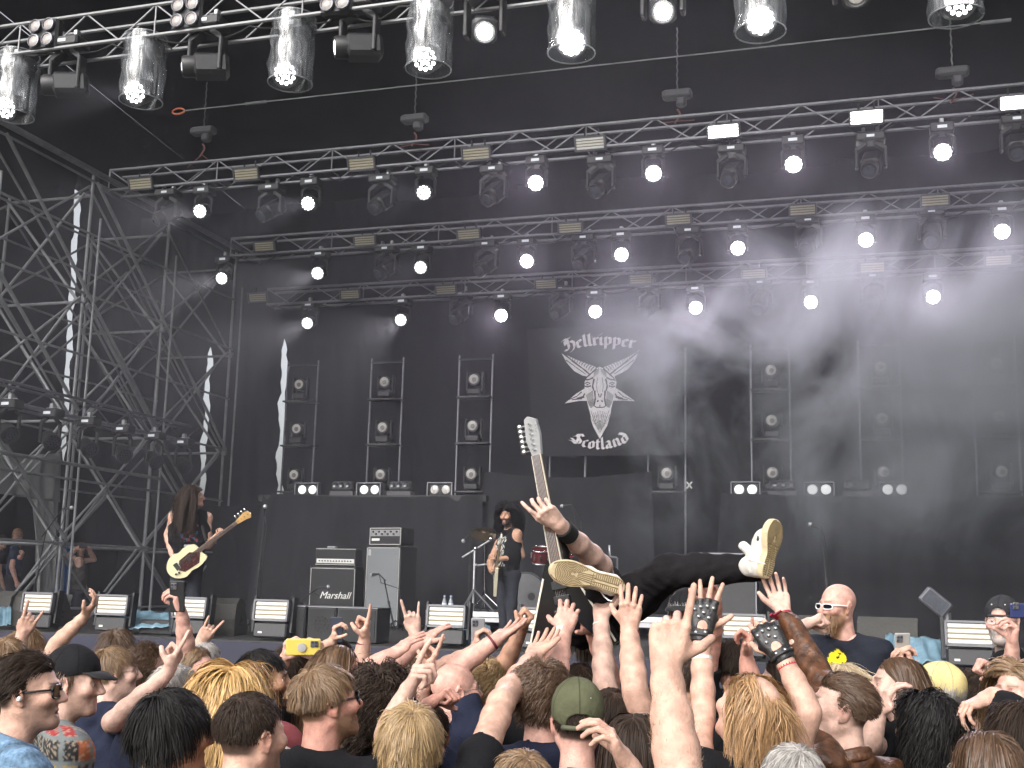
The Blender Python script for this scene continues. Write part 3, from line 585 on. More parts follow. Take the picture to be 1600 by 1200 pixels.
# ---- drum riser and drums
dr = thing('drum_riser', (-5.2, 16.9, DECK), 'low silver-edged drum riser', 'riser')
obj('platform', MB().box((-4.3, 17.0, DECK+.26), (3.6, 2.2, .08)), mat('riser_top', (.06, .06, .065), .6), dr, world=True)
obj('edge', MB().box((-4.3, 15.885, DECK+.275), (3.7, .03, .07)), whitep, dr, world=True); obj('edge', MB().box((-4.3, 15.88, DECK+.2), (3.7, .03, .06)), alu, dr, world=True)
for x in (-5.9, -4.9, -3.6, -2.8): obj('leg', MB().tube((x, 15.95, DECK), (x, 15.95, DECK+.2), .035), alu, dr, world=True)
RT_ = DECK+.30
rim = chrome; redsh = mat('red_shell', (.10, .012, .012), .2, var=.3, scale=20, spec=.8); headm = mat('drum_head', (.07, .07, .075), .5, var=.15, scale=8)
dk = thing('drum_kit', (-4.2, 16.9, RT_), 'dark red drum kit half hidden behind the guitarist', 'drum kit')
kp = D(838, 925, 17.6); kc = np.array([kp[0], 16.75, RT_+.29]); Bk = basis((.12, -1, .02))
obj('bass_drum', MB().lathe([(.28, -.2), (.285, .2)], kc, Bk, 28), redsh, dk, smooth='auto', world=True)
kh = obj('front_head', MB().lathe([(.27, .0), (.27, .215), (.26, .216), (.02, .217)], kc, Bk, 28), headm, dk, smooth='auto', world=True)
obj('port', MB().lathe([(.055, .219), (.055, .222), (.045, .222)], kc+Bk@np.array([.09, -.06, 0]), Bk, 16), rubber, kh, smooth='auto')
obj('hoop', MB().path([kc+Bk@np.array([.283*math.cos(q), .283*math.sin(q), .21]) for q in np.linspace(0, 6.283, 33)], .016, 6), blackp, dk, smooth=True, world=True)
for (px_, py_, dd, r_, h_) in ((845, 868, 17.6, .14, .2), (880, 880, 17.8, .16, .22), (905, 920, 17.6, .2, .34)):
    c = D(px_, py_, dd); Bt = basis((.1, -.35, 1)); o = obj('tom', MB().lathe([(r_, -h_/2), (r_, h_/2)], c, Bt, 22), redsh, dk, smooth='auto', world=True)
    for zz in (-h_/2, h_/2): obj('hoop', MB().path([c+Bt@np.array([r_*1.02*math.cos(q), r_*1.02*math.sin(q), zz]) for q in np.linspace(0, 6.283, 25)], .012, 5), chrome, o, smooth=True)
    for q in range(8): obj('lug', MB().rbox(c+Bt@np.array([r_*1.03*math.cos(q*.785), r_*1.03*math.sin(q*.785), 0]), (.03, .03, h_*.45), Bt, .006), chrome, o)
def cymbal(px_, py_, dd, r_, tilt, base=True):
    c = D(px_, py_, dd); Bt = basis(tilt)
    t = thing('cymbal_stand', (c[0], c[1]+.1, RT_), 'cymbal on a chrome stand at image column %s of the drum kit' % {755: 'one'}.get(px_, 'two'), 'cymbal')
    t['label'] = 'dark cymbal on a stand beside the curly-haired guitarist' if px_ == 757 else 'cymbal on a stand behind the crowd surfer'
    obj('cymbal', MB().lathe([(r_, 0), (r_*.5, .03), (.05, .045), (.04, .065), (.005, .07)], c, Bt, 26), mat('bronze', (.16, .12, .07), .3, .9, var=.2), t, smooth='auto', world=True)
    obj('pole', MB().tube((c[0], c[1]+.1, RT_+.03), c+np.array([0, 0, .04]), .011), chrome, t, world=True)
    for q in range(3): obj('leg', MB().tube((c[0], c[1]+.1, RT_+.25), (c[0]+.28*math.cos(q*2.1), c[1]+.1+.28*math.sin(q*2.1), RT_+.012), .01), chrome, t, world=True)
cymbal(757, 835, 17.3, .22, (.25, -.5, 1)); cymbal(918, 862, 17.5, .2, (-.2, -.4, 1))
hw = thing('boom_stand', D(743, 950, 17.2), 'chrome drum hardware stand with angled boom arms', 'stand')
pl = D(742, 858, 17.0); pb = np.array([pl[0], pl[1], RT_])
obj('pole', MB().tube(pb, pl, .016), alu, hw, world=True)
obj('boom', MB().tube(D(722, 871, 17.), D(768, 843, 17.), .014), alu, hw, world=True); obj('boom', MB().tube(D(742, 884, 17.), D(775, 880, 17.), .014), alu, hw, world=True)
obj('clamp', MB().ball(D(743, 857, 16.98), .035, 6).ball(D(767, 842, 16.98), .035, 6).rbox(D(743, 884, 16.99), (.05, .05, .07), b=.01), chrome, hw, smooth=True, world=True)
for q in range(3): obj('leg', MB().tube(pb+np.array([0, 0, .32]), pb+np.array([.3*math.cos(q*2.1+.4), .3*math.sin(q*2.1+.4), .01]), .012), alu, hw, world=True)
hw = thing('bent_stand', D(965, 940, 17.3), 'pale metal stand with cranked top behind the crowd surfer', 'stand')
obj('pole', MB().path([D(964, 940, 17.3), D(964, 872, 17.3), D(962, 871, 17.3), D(953, 869, 17.3), D(952, 852, 17.3)], .018, 8), alu, hw, smooth=True, world=True)
obj('foot', MB().lathe([(.2, 0), (.19, .02), (.02, .03)], (D(964, 940, 17.3)[0], D(964, 940, 17.3)[1], DECK), n=16).tube((D(964, 940, 17.3)[0], D(964, 940, 17.3)[1], DECK), D(964, 940, 17.3), .018), blackm, hw, world=True)
for i, x in enumerate((694, 704)):
    b = PY(x, 953, 16.05); b[2] = RT_; t = thing('water_bottle', b, ('left' if i == 0 else 'right')+' one of two clear water bottles on the drum riser', 'bottle', 'water bottles on the riser')
    obj('bottle_body', MB().lathe([(.03, 0), (.033, .01), (.033, .13), (.028, .15), (.014, .185), (.014, .2)], n=14), mat('bottle_clear', (.6, .65, .7), .1, trans=.6, var=0), t, smooth='auto')
    obj('cap', MB().lathe([(.016, .2), (.016, .222), (.004, .224)], n=12), mat('cap_blue', (.3, .4, .6), .4), t, smooth='auto'); obj('label', MB().lathe([(.0342, .06), (.0342, .115)], n=14), mat('label_white', (.6, .65, .75), .5), t, smooth='auto')
# ---- amplifiers
def text(name, s, size, o, R, m, parent, ext=.002, shear=0, world=False):
    cu = bpy.data.curves.new(name, 'FONT'); cu.body = s; cu.size = size; cu.extrude = ext; cu.shear = shear; cu.align_x = 'CENTER'
    tmp = bpy.data.objects.new('tmp', cu); COL.objects.link(tmp); me = bpy.data.meshes.new_from_object(tmp); bpy.data.objects.remove(tmp)
    co = np.zeros(len(me.vertices)*3); me.vertices.foreach_get('co', co); co = co.reshape(-1, 3)@np.asarray(R).T+np.asarray(o); me.vertices.foreach_set('co', co.ravel())
    me.materials.clear(); me.materials.append(m); me.update(); return link(name, me, parent, world=world)
RF = np.stack([(1, 0, 0), (0, 0, 1), (0, -1, 0)], 1)      # text plane facing -Y
grille = mat('speaker_grille', (.02, .02, .021), .8, var=.15, scale=200, bump=.4, bscale=300); silver = mat('silver_grille', (.16, .17, .18), .7, var=.25, scale=90, bump=.5, bscale=160)
pipe = mat('white_piping', (.5, .5, .48), .5)
def cabinet(name, c, w, d, h, gm, label, R, feet=True):
    t = thing(name, c, label, 'amplifier', None, R)
    obj('case', MB().rbox((0, d/2, h/2+.03), (w, d, h), b=.015), tolex, t)
    obj('grille', MB().box((0, -.004, h/2+.03), (w-.06, .012, h-.06)), gm, t)
    m = MB()
    for (cx_, cz_, ww, hh) in ((0, h-.0, w-.03, .008), (0, .06, w-.03, .008), (-w/2+.018, h/2+.03, .008, h-.05), (w/2-.018, h/2+.03, .008, h-.05)): m.box((cx_, -.008, cz_), (ww, .008, hh))
    obj('piping', m, pipe, t)
    for q in ((-1, .05), (1, .05), (-1, d-.05), (1, d-.05)): obj('foot', MB().lathe([(.03, 0), (.025, .03)], (q[0]*(w/2-.07), q[1], 0), n=10), rubber, t)
    for sx_ in (-1, 1):
        for zz in (.045, h+.015): obj('corner', MB().rbox((sx_*(w/2-.02), .01, zz), (.05, .05, .05), b=.012), blackm, t)
    return t
ra = rotz(rad(4))
c = D(517, 960, 17.9); c[2] = DECK+.22
fl = thing('flight_case', (c[0], c[1], DECK), 'low black case under the small guitar amplifier', 'case', None, ra)
obj('box', MB().rbox((0, .22, .105), (.95, .55, .2), b=.01), blackp, fl); obj('edge', MB().box((0, -.062, .2), (.94, .012, .02)).box((0, -.062, .012), (.94, .012, .02)), alu, fl)
cab = cabinet('guitar_cabinet', c, .76, .36, .66, grille, 'black guitar speaker cabinet with white script logo', ra)
text('logo', 'Marshall', .15, (0.05, -.012, .20), RF@np.array([[1, 0, 0], [0, 1, 0], [0, 0, 1.]]), whitep, cab, .003, .35)
hd = c+ra@np.array([0.02, .03, .70])
h1 = thing('amplifier_head', hd, 'black amplifier head with white knob strip on the smaller cabinet', 'amplifier', None, ra)
obj('case', MB().rbox((0, .13, .14), (.68, .26, .27), b=.015), tolex, h1); obj('grille', MB().box((0, -.003, .18), (.62, .01, .13)), grille, h1)
pn = obj('panel', MB().box((0, -.006, .075), (.62, .012, .065)), mat('panel_white', (.6, .6, .58), .4), h1)
for q in range(12): obj('knob', MB().lathe([(.012, 0), (.011, .016)], (-.26+q*.047, -.012, .075), basis((0, -1, 0)), 8), blackp, pn)
obj('piping', MB().box((0, -.008, .26), (.66, .008, .008)).box((0, -.008, .02), (.66, .008, .008)), pipe, h1); obj('handle', MB().path([(-.1, .13, .275), (-.08, .13, .3), (.08, .13, .3), (.1, .13, .275)], .012, 6), rubber, h1, smooth=True)
obj('pedal', MB().rbox((-.1, .1, .29), (.14, .1, .03), b=.008), mat('pedal_grey', (.3, .3, .32), .4), h1)
c = D(594, 987, 17.3); c[2] = DECK; rb = rotz(rad(-16))
bc = cabinet('bass_cabinet', c, .66, .41, 1.2, silver, 'tall grey-grilled bass speaker cabinet', rb)
obj('badge', MB().box((-.26, -.012, 1.13), (.05, .006, .09)), mat('badge', (.5, .5, .5), .4, .6), bc)
h2 = thing('bass_amplifier_head', c+rb@np.array([0, .03, 1.235]), 'bass amplifier head with grey control panel on the tall cabinet', 'amplifier', None, rb)
obj('case', MB().rbox((0, .16, .14), (.61, .33, .27), b=.015), tolex, h2); obj('grille', MB().box((0, -.003, .08), (.56, .01, .11)), grille, h2)
pn = obj('panel', MB().box((0, -.006, .19), (.56, .012, .095)), mat('panel_grey', (.35, .35, .36), .35, .5), h2)
for q in range(9): obj('knob', MB().lathe([(.016, 0), (.013, .02)], (-.23+q*.057, -.012, .19+.018*(-1)**q), basis((0, -1, 0)), 8), blackp, pn)
obj('piping', MB().box((0, -.008, .262), (.6, .008, .01)).box((0, -.008, .018), (.6, .008, .01)).box((-.297, -.008, .14), (.01, .008, .24)).box((.297, -.008, .14), (.01, .008, .24)), pipe, h2); obj('badge', MB().box((-.18, -.01, .09), (.15, .006, .035)), whitep, h2)
obj('handle', MB().path([(-.14, .14, .275), (-.12, .14, .305), (.12, .14, .305), (.14, .14, .275)], .012, 6), rubber, h2, smooth=True)
# ---- microphone stands
def micstand(base, top, mic_dir, label, boom=None, tripod=True):
    base = np.array(base, float); top = np.array(top, float)
    t = thing('microphone_stand', base, label, 'microphone stand', 'microphone stands')
    obj('pole', MB().tube(base+np.array([0, 0, .02]), base+(top-base)*.55, .013).tube(base+(top-base)*.55, top, .009), blackm, t, world=True)
    obj('clutch', MB().tube(base+(top-base)*.53, base+(top-base)*.59, .02, n=8), blackp, t, world=True)
    for q in range(3): obj('leg', MB().tube(base+np.array([0, 0, .16]), base+np.array([.3*math.cos(q*2.1+.5), .3*math.sin(q*2.1+.5), .012]), .011), blackm, t, world=True)
    e = top
    if boom is not None: obj('boom', MB().tube(top-(np.array(boom)-top)*.25, boom, .009), blackm, t, world=True); e = np.array(boom)
    d = nrm(mic_dir); m = obj('microphone', MB().lathe([(.012, 0), (.018, .1), (.024, .13)], e, basis(d), 12), blackp, t, smooth='auto', world=True)
    obj('ball_grille', MB().ball(e+d*.15, .03, 8), mat('mic_mesh', (.45, .45, .47), .35, .6, bump=.4, bscale=400), m, smooth=True)
    obj('cable', MB().path([e, e+np.array([.03, .02, -.12]), base+np.array([.04, .03, .6]), base+np.array([.1, .05, .02])], .006, 5), cabm, t, smooth=True, world=True)
p = D(413, 806, 15.6); micstand((p[0]-.06, p[1], DECK), p, (.12, -.2, .3), 'black microphone stand beside the bass player')
p = D(1284, 826, 14.5); micstand((p[0]+.1, p[1], DECK), p, (-.9, .1, .35), 'black microphone stand alone on the right of the stage')
p = D(600, 905, 16.3); micstand(D(617, 985, 16.3)*np.array([1, 1, 0])+np.array([0, 0, DECK]), p, (-.6, .3, -.05), 'short boom microphone before the tall bass cabinet', boom=D(592, 897, 16.4))
p = D(470, 938, 17.); micstand(D(462, 962, 17.)*np.array([1, 1, 0])+np.array([0, 0, DECK]), p, (.5, .4, .1), 'low boom microphone in front of the small guitar cabinet', boom=D(497, 919, 17.3))
p = D(908, 812, 17.4); micstand(D(915, 930, 17.4)*np.array([1, 1, 0])+np.array([0, 0, DECK]), p, (-.8, 0, -.1), 'overhead drum microphone behind the raised guitar', boom=D(893, 789, 17.4))
p = D(735, 835, 17.); micstand(D(733, 950, 17.)*np.array([1, 1, 0])+np.array([0, 0, RT_]), p, (-.4, -.4, -.5), 'thin microphone stand left of the drum hardware')
p = D(82, 800, 16.5); micstand((p[0]-.25, p[1], DECK), D(72, 830, 16.5), (.9, 0, .1), 'tall side-stage microphone by the grey tarpaulin', boom=D(98, 795, 16.5))
# ---- floor fixtures along the stage edge
fx = [0, 1, 2, 3, 5, 6, 8, 10]
for n_, k_ in enumerate(fx):
    x = -9.835+k_*1.0714; strobe((x, 12.18, DECK+.34), .40, .2, '%s floor strobe from the left along the stage edge' % ORD[n_], panel_half, 'floor strobes along the stage edge', rotx(rad(-6)), True)
# wedges
wedge_m = mat('wedge_paint', (.052, .05, .046), .85, var=.2, scale=40, bump=.5, bscale=150)
def wedge(loc, rz, label, s=1.):
    t = thing('stage_monitor', loc, label, 'stage monitor', 'wedge monitors', rotz(rz))
    w = .62*s; prof = [(-.28*s, 0), (.27*s, 0), (.3*s, .08*s), (.06*s, .42*s), (-.12*s, .45*s), (-.26*s, .38*s), (-.3*s, .2*s)]
    obj('cabinet', MB().prism([(y, z) for (y, z) in prof], (-w/2, 0, 0), (0, 1, 0), (0, 0, 1), w), wedge_m, t)
    for q in (-1, 1):
        obj('handle_recess', MB().prism([(-.08*s, .12*s), (.02*s, .1*s), (.06*s, .17*s), (-.05*s, .25*s)], (q*(w/2+.0015)-(0 if q > 0 else .002), 0, 0), (0, 1, 0), (0, 0, 1), .002), rubber, t)
        obj('grip', MB().box((q*(w/2+.006), -.01*s, .15*s), (.01, .14*s, .025*s), rotx(.2)), blackm, t)
    obj('front_grille', MB().box((0, .185*s, .26*s), (w*.9, .012, .38*s), rotx(rad(-35))), grille, t)
    return t
def floor_at(x, y, d): p = D(x, y, d); p[2] = DECK; return p
wedge(floor_at(62, 985, 15.6), rad(8), 'dark wedge monitor at the far left behind the first floor strobes')
wedge(floor_at(-6, 985, 15.6), rad(12), 'dark wedge monitor cut by the left edge of the photo')
wedge(floor_at(338, 988, 14.4), rad(14), 'dark wedge monitor at the feet of the bass player')
wedge(floor_at(436, 984, 15.2), rad(5), 'dark wedge monitor below the bass player microphone', .95)
wedge(floor_at(1390, 1040, 12.6), rad(-4), 'grey wedge monitor behind the bald security man')
wedge(floor_at(1255, 1035, 12.6), rad(3), 'wedge monitor hidden behind the raised fists on the right')
# front-fill speakers
for i, (x, w_) in enumerate(((459, .26), (501, .36), (556, .5))):
    p = PY(x, 990, 12.3); p[2] = DECK; t = thing('front_fill_speaker', p, ('narrow black end box of the front-fill row', 'square black front-fill speaker with a round perforated emblem', 'wide black front-fill speaker below the bass cabinet')[i], 'speaker', 'front-fill speakers')
    obj('box', MB().rbox((0, .2, .2), (w_, .38, .38), b=.01), blackp, t); obj('grille', MB().box((0, .006, .2), (w_*.9, .012, .34)), grille, t)
    if i == 1:
        em = MB()
        for q in range(19):
            rr, aa = (0, 0) if q == 0 else ((.045, q*1.047) if q < 7 else (.085, q*.5236)); em.lathe([(.016, 0), (.012, .004)], (rr*math.cos(aa), -.001, .2+rr*math.sin(aa)), basis((0, -1, 0)), 6)
        obj('emblem', em, rubber, t)
    obj('lid', MB().box((0, .2, .395), (w_+.01, .4, .012)), dalu, t)
# tarpaulins
def tarp(a, b, c, d_, label, m, name='tarpaulin', amp=.022, th=.004):
    s_ = sheet(a, b, c, d_, 30, 14, amp, 3, int(abs(a[0])*10), irr=1.5)
    o = obj(name, s_, m, smooth=True, label=label, category='tarpaulin'); md = o.modifiers.new('s', 'SOLIDIFY'); md.thickness = th; return o
bluet = mat('blue_tarp', (.13, .22, .28), .4, var=.3, scale=6, bump=.6, bscale=14); blue2 = mat('deep_blue_tarp', (.012, .10, .30), .3, var=.3, scale=5, bump=.6, bscale=12); greyt = mat('grey_tarp', (.36, .36, .35), .6, var=.15, scale=3, bump=.5, bscale=6)
def fl(x, y, Y, z): p = PY(x, y, Y); p[2] = DECK+z; return p
tarp(fl(186, 985, 12.7, .28), fl(262, 985, 12.7, .26), fl(180, 985, 12.25, .03), fl(264, 985, 12.25, .12), 'light blue tarpaulin over gear between two floor strobes on the left', bluet)
obj('cable_box', MB().rbox((-8.25, 12.5, DECK+.09), (.5, .3, .18), b=.02), blackp, label='small black box under the light blue tarpaulin', category='box')
tarp(fl(-20, 985, 12.7, .26), fl(14, 985, 12.7, .26), fl(-20, 985, 12.2, .04), fl(16, 985, 12.2, .06), 'blue tarpaulin at the left end of the stage edge', bluet)
tarp(fl(715, 1000, 12.9, .22), fl(765, 1000, 12.9, .24), fl(710, 1000, 12.3, .03), fl(768, 1000, 12.3, .05), 'blue tarpaulin below the drum riser', bluet)
tarp(fl(1385, 1030, 12.8, .3), fl(1470, 1030, 12.8, .26), fl(1380, 1030, 12.2, .03), fl(1480, 1030, 12.2, .04), 'crumpled blue tarpaulin between the bald man and the last strobe', bluet, amp=.035)
p1, p2 = D(92, 852, 20.5), D(117, 850, 20.5); p3, p4 = D(84, 940, 20.5), D(112, 938, 20.5)
tarp(p1, p2, p3, p4, 'deep blue tarpaulin hanging behind the woman taking a photo', blue2, amp=.06)
tarp(PX(-40, 715, -12.9), PX(95, 708, -12.9), PX(-40, 765, -12.9), PX(92, 785, -12.9), 'grey-white canvas valance over the side-stage doorway', greyt, 'canvas_valance', .05)
tarp(PX(52, 780, -12.95), PX(90, 778, -12.95), PX(60, 935, -12.95), PX(80, 930, -12.95), 'gathered grey-white canvas curtain beside the side-stage doorway', greyt, 'canvas_curtain', .07)
# right-hand stage clutter: tall case, side fill
p = D(1130, 1000, 16); p[2] = DECK
t = thing('drum_screen_case', p, 'tall dark framed case behind the crowd surfer knees', 'case'); obj('box', MB().rbox((0, .3, .6), (.9, .5, 1.2), b=.02), blackp, t); obj('frame', MB().box((-.45, .04, .6), (.02, .02, 1.2)).box((.45, .04, .6), (.02, .02, 1.2)).box((0, .04, 1.2), (.92, .02, .02)), dalu, t)
p = D(1480, 985, 13.4); p[2] = DECK
t = thing('side_lamp', p, 'dim spotlight tilted on a post behind the last floor strobe', 'stage light'); obj('post', MB().tube((0, 0, 0), (0, 0, .5), .05, n=10), dalu, t); obj('housing', MB().rbox((-.12, -.05, .62), (.34, .16, .2), roty(rad(40)), .02), dalu, t); obj('lens', MB().box((-.12, -.135, .62), (.28, .01, .15), roty(rad(40))), lens_off, t)
# ---- side truss with a row of dark moving heads (left)
stt = thing('side_truss', (-11.75, 14.6, 4.5), 'dark truss of lamps running back along the scaffold', 'truss')
for dz in (0, .3):
    for dx in (-.15, .15): obj('chord', MB().tube((-11.6+dx, 10.5, 4.42+dz), (-11.6+dx, 17.75, 4.42+dz), .024), dalu, stt, world=True)
for i in range(15):
    y = 10.5+i*.5; obj('brace', MB().tube((-11.45, y, 4.42+.3*(i % 2)), (-11.45, y+.5, 4.42+.3*((i+1) % 2)), .012), dalu, stt, world=True)
for i in range(8):
    y = 11.4+i*.86; p = np.array([-11.25, y-.05, 3.95])
    wash(p, (.7, -.35, -.4), '%s dark hanging lamp from the front on the side truss' % ORD[i], lens_off, 1., top=.52)
stube((-11.5, 9, 3.75), (-11.5, 17, 3.72), .03, 'ledger')
# ---- pit barrier
pb_ = thing('crowd_barrier', (-4, 6.35, 0), 'dark steel crowd barrier in the pit before the stage', 'barrier')
for i in range(13):
    x = -12+i*1.3
    obj('panel', MB().box((x, 6.35, .58), (1.28, .03, 1.0)), mat('barrier_metal', (.06, .06, .065), .5, .4, var=.2), pb_, world=True); obj('top_rail', MB().tube((x-.65, 6.35, 1.12), (x+.65, 6.35, 1.12), .03), dalu, pb_, world=True)
obj('step', MB().box((-4, 6.75, .4), (17, .5, .06)), dalu, pb_, world=True)
# ---- air: thin even haze inside the whole place, and drifting smoke on the right
def volume(name, lo, hi, dens, col, label, noise=None, aniso=.3):
    lo = np.array(lo, float); hi = np.array(hi, float)
    m, t, b, N, L = nodes(name+'_air'); t.nodes.remove(b)
    v = N('VolumePrincipled'); v.inputs['Color'].default_value = (*col, 1); v.inputs['Density'].default_value = dens; v.inputs['Anisotropy'].default_value = aniso
    if noise: noise(t, v, N, L)
    L(v.outputs[0], t.nodes['Material Output'].inputs['Volume'])
    return obj(name, MB().box((lo+hi)/2, hi-lo), m, kind='stuff', label=label, category='haze')
# ================================================================ PEOPLE: signed-distance bodies, strand hair
class SDF:
    """smooth union of tapered capsules and ellipsoids, meshed by surface nets"""
    def __init__(s): s.p = []
    def cap(s, a, b, ra, rb=None, k=.02):
        s.p.append(('c', np.asarray(a, float), np.asarray(b, float), ra, ra if rb is None else rb, k, 1)); return s
    def chain(s, pts, rs, k=.02):
        for i in range(len(pts)-1): s.cap(pts[i], pts[i+1], rs[i], rs[i+1], k)
        return s
    def ell(s, c, r, R=I3, k=.02, sub=False): s.p.append(('e', np.asarray(c, float), np.asarray(R, float), np.asarray(r, float), None, k, -1 if sub else 1)); return s
    def cut(s, o, n): s.p.append(('h', np.asarray(o, float), nrm(n), None, None, 0, -2)); return s    # keep the side n points away from
    def cyl(s, a, b, ra, rb, k=.02): s.p.append(('y', np.asarray(a, float), np.asarray(b, float), ra, rb, k, 1)); return s
    def bounds(s):
        lo = np.full(3, 1e9); hi = -lo
        for t, a, b, c, d, k, o in s.p:
            if o < 1: continue
            if t in 'cy': lo = np.minimum(lo, np.minimum(a-c, b-d)); hi = np.maximum(hi, np.maximum(a+c, b+d)); 
            else: m = c.max(); lo = np.minimum(lo, a-m); hi = np.maximum(hi, a+m)
        return lo, hi
    def mesh(s, vox, lo=None, hi=None, disp=None):
        l0, h0 = s.bounds(); lo = l0 if lo is None else np.maximum(l0, lo); hi = h0 if hi is None else np.minimum(h0, hi)
        lo = lo-2*vox; hi = hi+2*vox; n = np.ceil((hi-lo)/vox).astype(int)+1
        G = np.full(n, .5, np.float32); ax = [(lo[i]+np.arange(n[i])*vox).astype(np.float32) for i in range(3)]
        for t, a, b, c, d, k, o in s.p:
            if t == 'h':
                dd = ((ax[0]-a[0])*b[0])[:, None, None]+((ax[1]-a[1])*b[1])[None, :, None]+((ax[2]-a[2])*b[2])[None, None, :]
                np.maximum(G, dd, out=G); continue
            if t in 'cy': q = max(c, d)*1.0; bl = np.minimum(a, b)-q; bh = np.maximum(a, b)+q
            else: q = np.abs(b)@c; bl = a-q; bh = a+q
            m = k+2.5*vox; i0 = np.clip(np.floor((bl-m-lo)/vox).astype(int), 0, n); i1 = np.clip(np.ceil((bh+m-lo)/vox).astype(int)+1, 0, n)
            if (i1 <= i0).any(): continue
            sl = tuple(slice(i0[j], i1[j]) for j in range(3))
            X = ax[0][sl[0]][:, None, None]; Y = ax[1][sl[1]][None, :, None]; Z = ax[2][sl[2]][None, None, :]
            if t in 'cy':
                ba = b-a; L2 = float(ba@ba)+1e-12
                h = ((X-a[0])*ba[0]+(Y-a[1])*ba[1]+(Z-a[2])*ba[2])/np.float32(L2); hc = np.clip(h, 0, 1)
                dd = np.sqrt((X-a[0]-ba[0]*hc)**2+(Y-a[1]-ba[1]*hc)**2+(Z-a[2]-ba[2]*hc)**2)-(c+(d-c)*hc)
                if t == 'y':
                    dd = np.sqrt(np.maximum((X-a[0]-ba[0]*h)**2+(Y-a[1]-ba[1]*h)**2+(Z-a[2]-ba[2]*h)**2, 0))-(c+(d-c)*hc)
                    dd = np.maximum(dd, np.maximum(-h, h-1)*math.sqrt(L2))
            else:
                U = [((X-a[0])*b[0, j]+(Y-a[1])*b[1, j]+(Z-a[2])*b[2, j]) for j in range(3)]
                k0 = np.sqrt((U[0]/c[0])**2+(U[1]/c[1])**2+(U[2]/c[2])**2); k1 = np.sqrt((U[0]/c[0]**2)**2+(U[1]/c[1]**2)**2+(U[2]/c[2]**2)**2)+1e-9
                dd = k0*(k0-1)/k1
            g = G[sl]
            if o == 1:
                if k > 0: hh = np.clip(.5+.5*(dd-g)/k, 0, 1); G[sl] = dd+(g-dd)*hh-k*hh*(1-hh)
                else: G[sl] = np.minimum(g, dd)
            else:
                hh = np.clip(.5-.5*(g+dd)/k, 0, 1); G[sl] = g+(-dd-g)*hh+k*hh*(1-hh)
        if disp is not None: G += disp(ax[0][:, None, None], ax[1][None, :, None], ax[2][None, None, :]).astype(np.float32)
        return nets(G, lo, vox)
def nets(G, lo, vox):
    S = G < 0
    cnt = np.zeros(np.array(G.shape)-1, np.uint8)
    for dx in (0, 1):
        for dy in (0, 1):
            for dz in (0, 1): cnt += S[dx:S.shape[0]-1+dx, dy:S.shape[1]-1+dy, dz:S.shape[2]-1+dz]
    idx = np.argwhere((cnt > 0) & (cnt < 8))
    if len(idx) == 0: return np.zeros((0, 3)), np.zeros((0, 4), int)
    id_ = np.full(cnt.shape, -1, np.int32); id_[tuple(idx.T)] = np.arange(len(idx))
    cor = np.array([[x, y, z] for x in (0, 1) for y in (0, 1) for z in (0, 1)])
    val = np.stack([G[tuple((idx+c).T)] for c in cor], 1)
    acc = np.zeros((len(idx), 3), np.float32); num = np.zeros(len(idx), np.float32)
    for i in range(8):
        for j in range(i+1, 8):
            if abs(cor[i]-cor[j]).sum() != 1: continue
            a, b = val[:, i], val[:, j]; m = (a < 0) != (b < 0); t = np.where(m, a/(a-b+1e-12), 0)
            acc += np.where(m[:, None], cor[i]+t[:, None]*(cor[j]-cor[i]), 0); num += m
    V = (idx+acc/num[:, None])*vox+lo
    F = []
    for ax in range(3):
        sh = [slice(None)]*3; sa = list(sh); sb = list(sh); sa[ax] = slice(0, -1); sb[ax] = slice(1, None)
        A, B = S[tuple(sa)], S[tuple(sb)]; e = np.argwhere(A != B); u, w = [(1, 2), (2, 0), (0, 1)][ax]
        ok = (e[:, u] > 0) & (e[:, w] > 0) & (e[:, u] < G.shape[u]-1) & (e[:, w] < G.shape[w]-1); e = e[ok]
        q = []
        for (du, dw) in ((-1, -1), (0, -1), (0, 0), (-1, 0)):
            c = e.copy(); c[:, u] += du; c[:, w] += dw; q.append(id_[tuple(c.T)])
        q = np.stack(q, 1); fl_ = ~A[tuple(e.T)]; q[fl_] = q[fl_][:, ::-1]; F.append(q)
    F = np.concatenate(F); F = F[(F >= 0).all(1)]
    return V, F
class Acc:                                     # accumulate meshed pieces with colours into one mesh
    def __init__(s): s.v = []; s.f = []; s.c = []; s.n = 0
    def add(s, V, F, C):
        if len(V) == 0: return
        s.v.append(V); s.f.append(np.asarray(F)+s.n); s.c.append(np.broadcast_to(np.asarray(C, float), (len(V), 3))); s.n += len(V)
    def build(s, name, m, parent, world=True, **k):
        V = np.concatenate(s.v).astype(np.float32); F = np.concatenate(s.f).astype(np.int32); C = np.concatenate(s.c)
        me = bpy.data.meshes.new(name); me.vertices.add(len(V)); me.vertices.foreach_set('co', V.ravel())
        nc = F.shape[1]; me.loops.add(F.size); me.loops.foreach_set('vertex_index', F.ravel()); me.polygons.add(len(F))
        me.polygons.foreach_set('loop_start', np.arange(len(F), dtype=np.int32)*nc); me.polygons.foreach_set('use_smooth', np.ones(len(F), bool))
        at = me.color_attributes.new('Col', 'FLOAT_COLOR', 'POINT'); at.data.foreach_set('color', np.concatenate([C, np.ones((len(C), 1))], 1).astype(np.float32).ravel())
        me.update(calc_edges=True); me.validate(); me.materials.append(m)
        return link(name, me, parent, world=world, **k)
SKINM = attrmat('skin', .52, .06, .24, 30, .28, 170, .35)
CLOTHM = attrmat('garment', .92, 0, .15, 18, .3, 90, .12)
LEATHM = attrmat('leather', .42, 0, .4, 30, .7, 45, .45)
DENIM = attrmat('denim', .95, 0, .35, 70, .5, 160, .1)
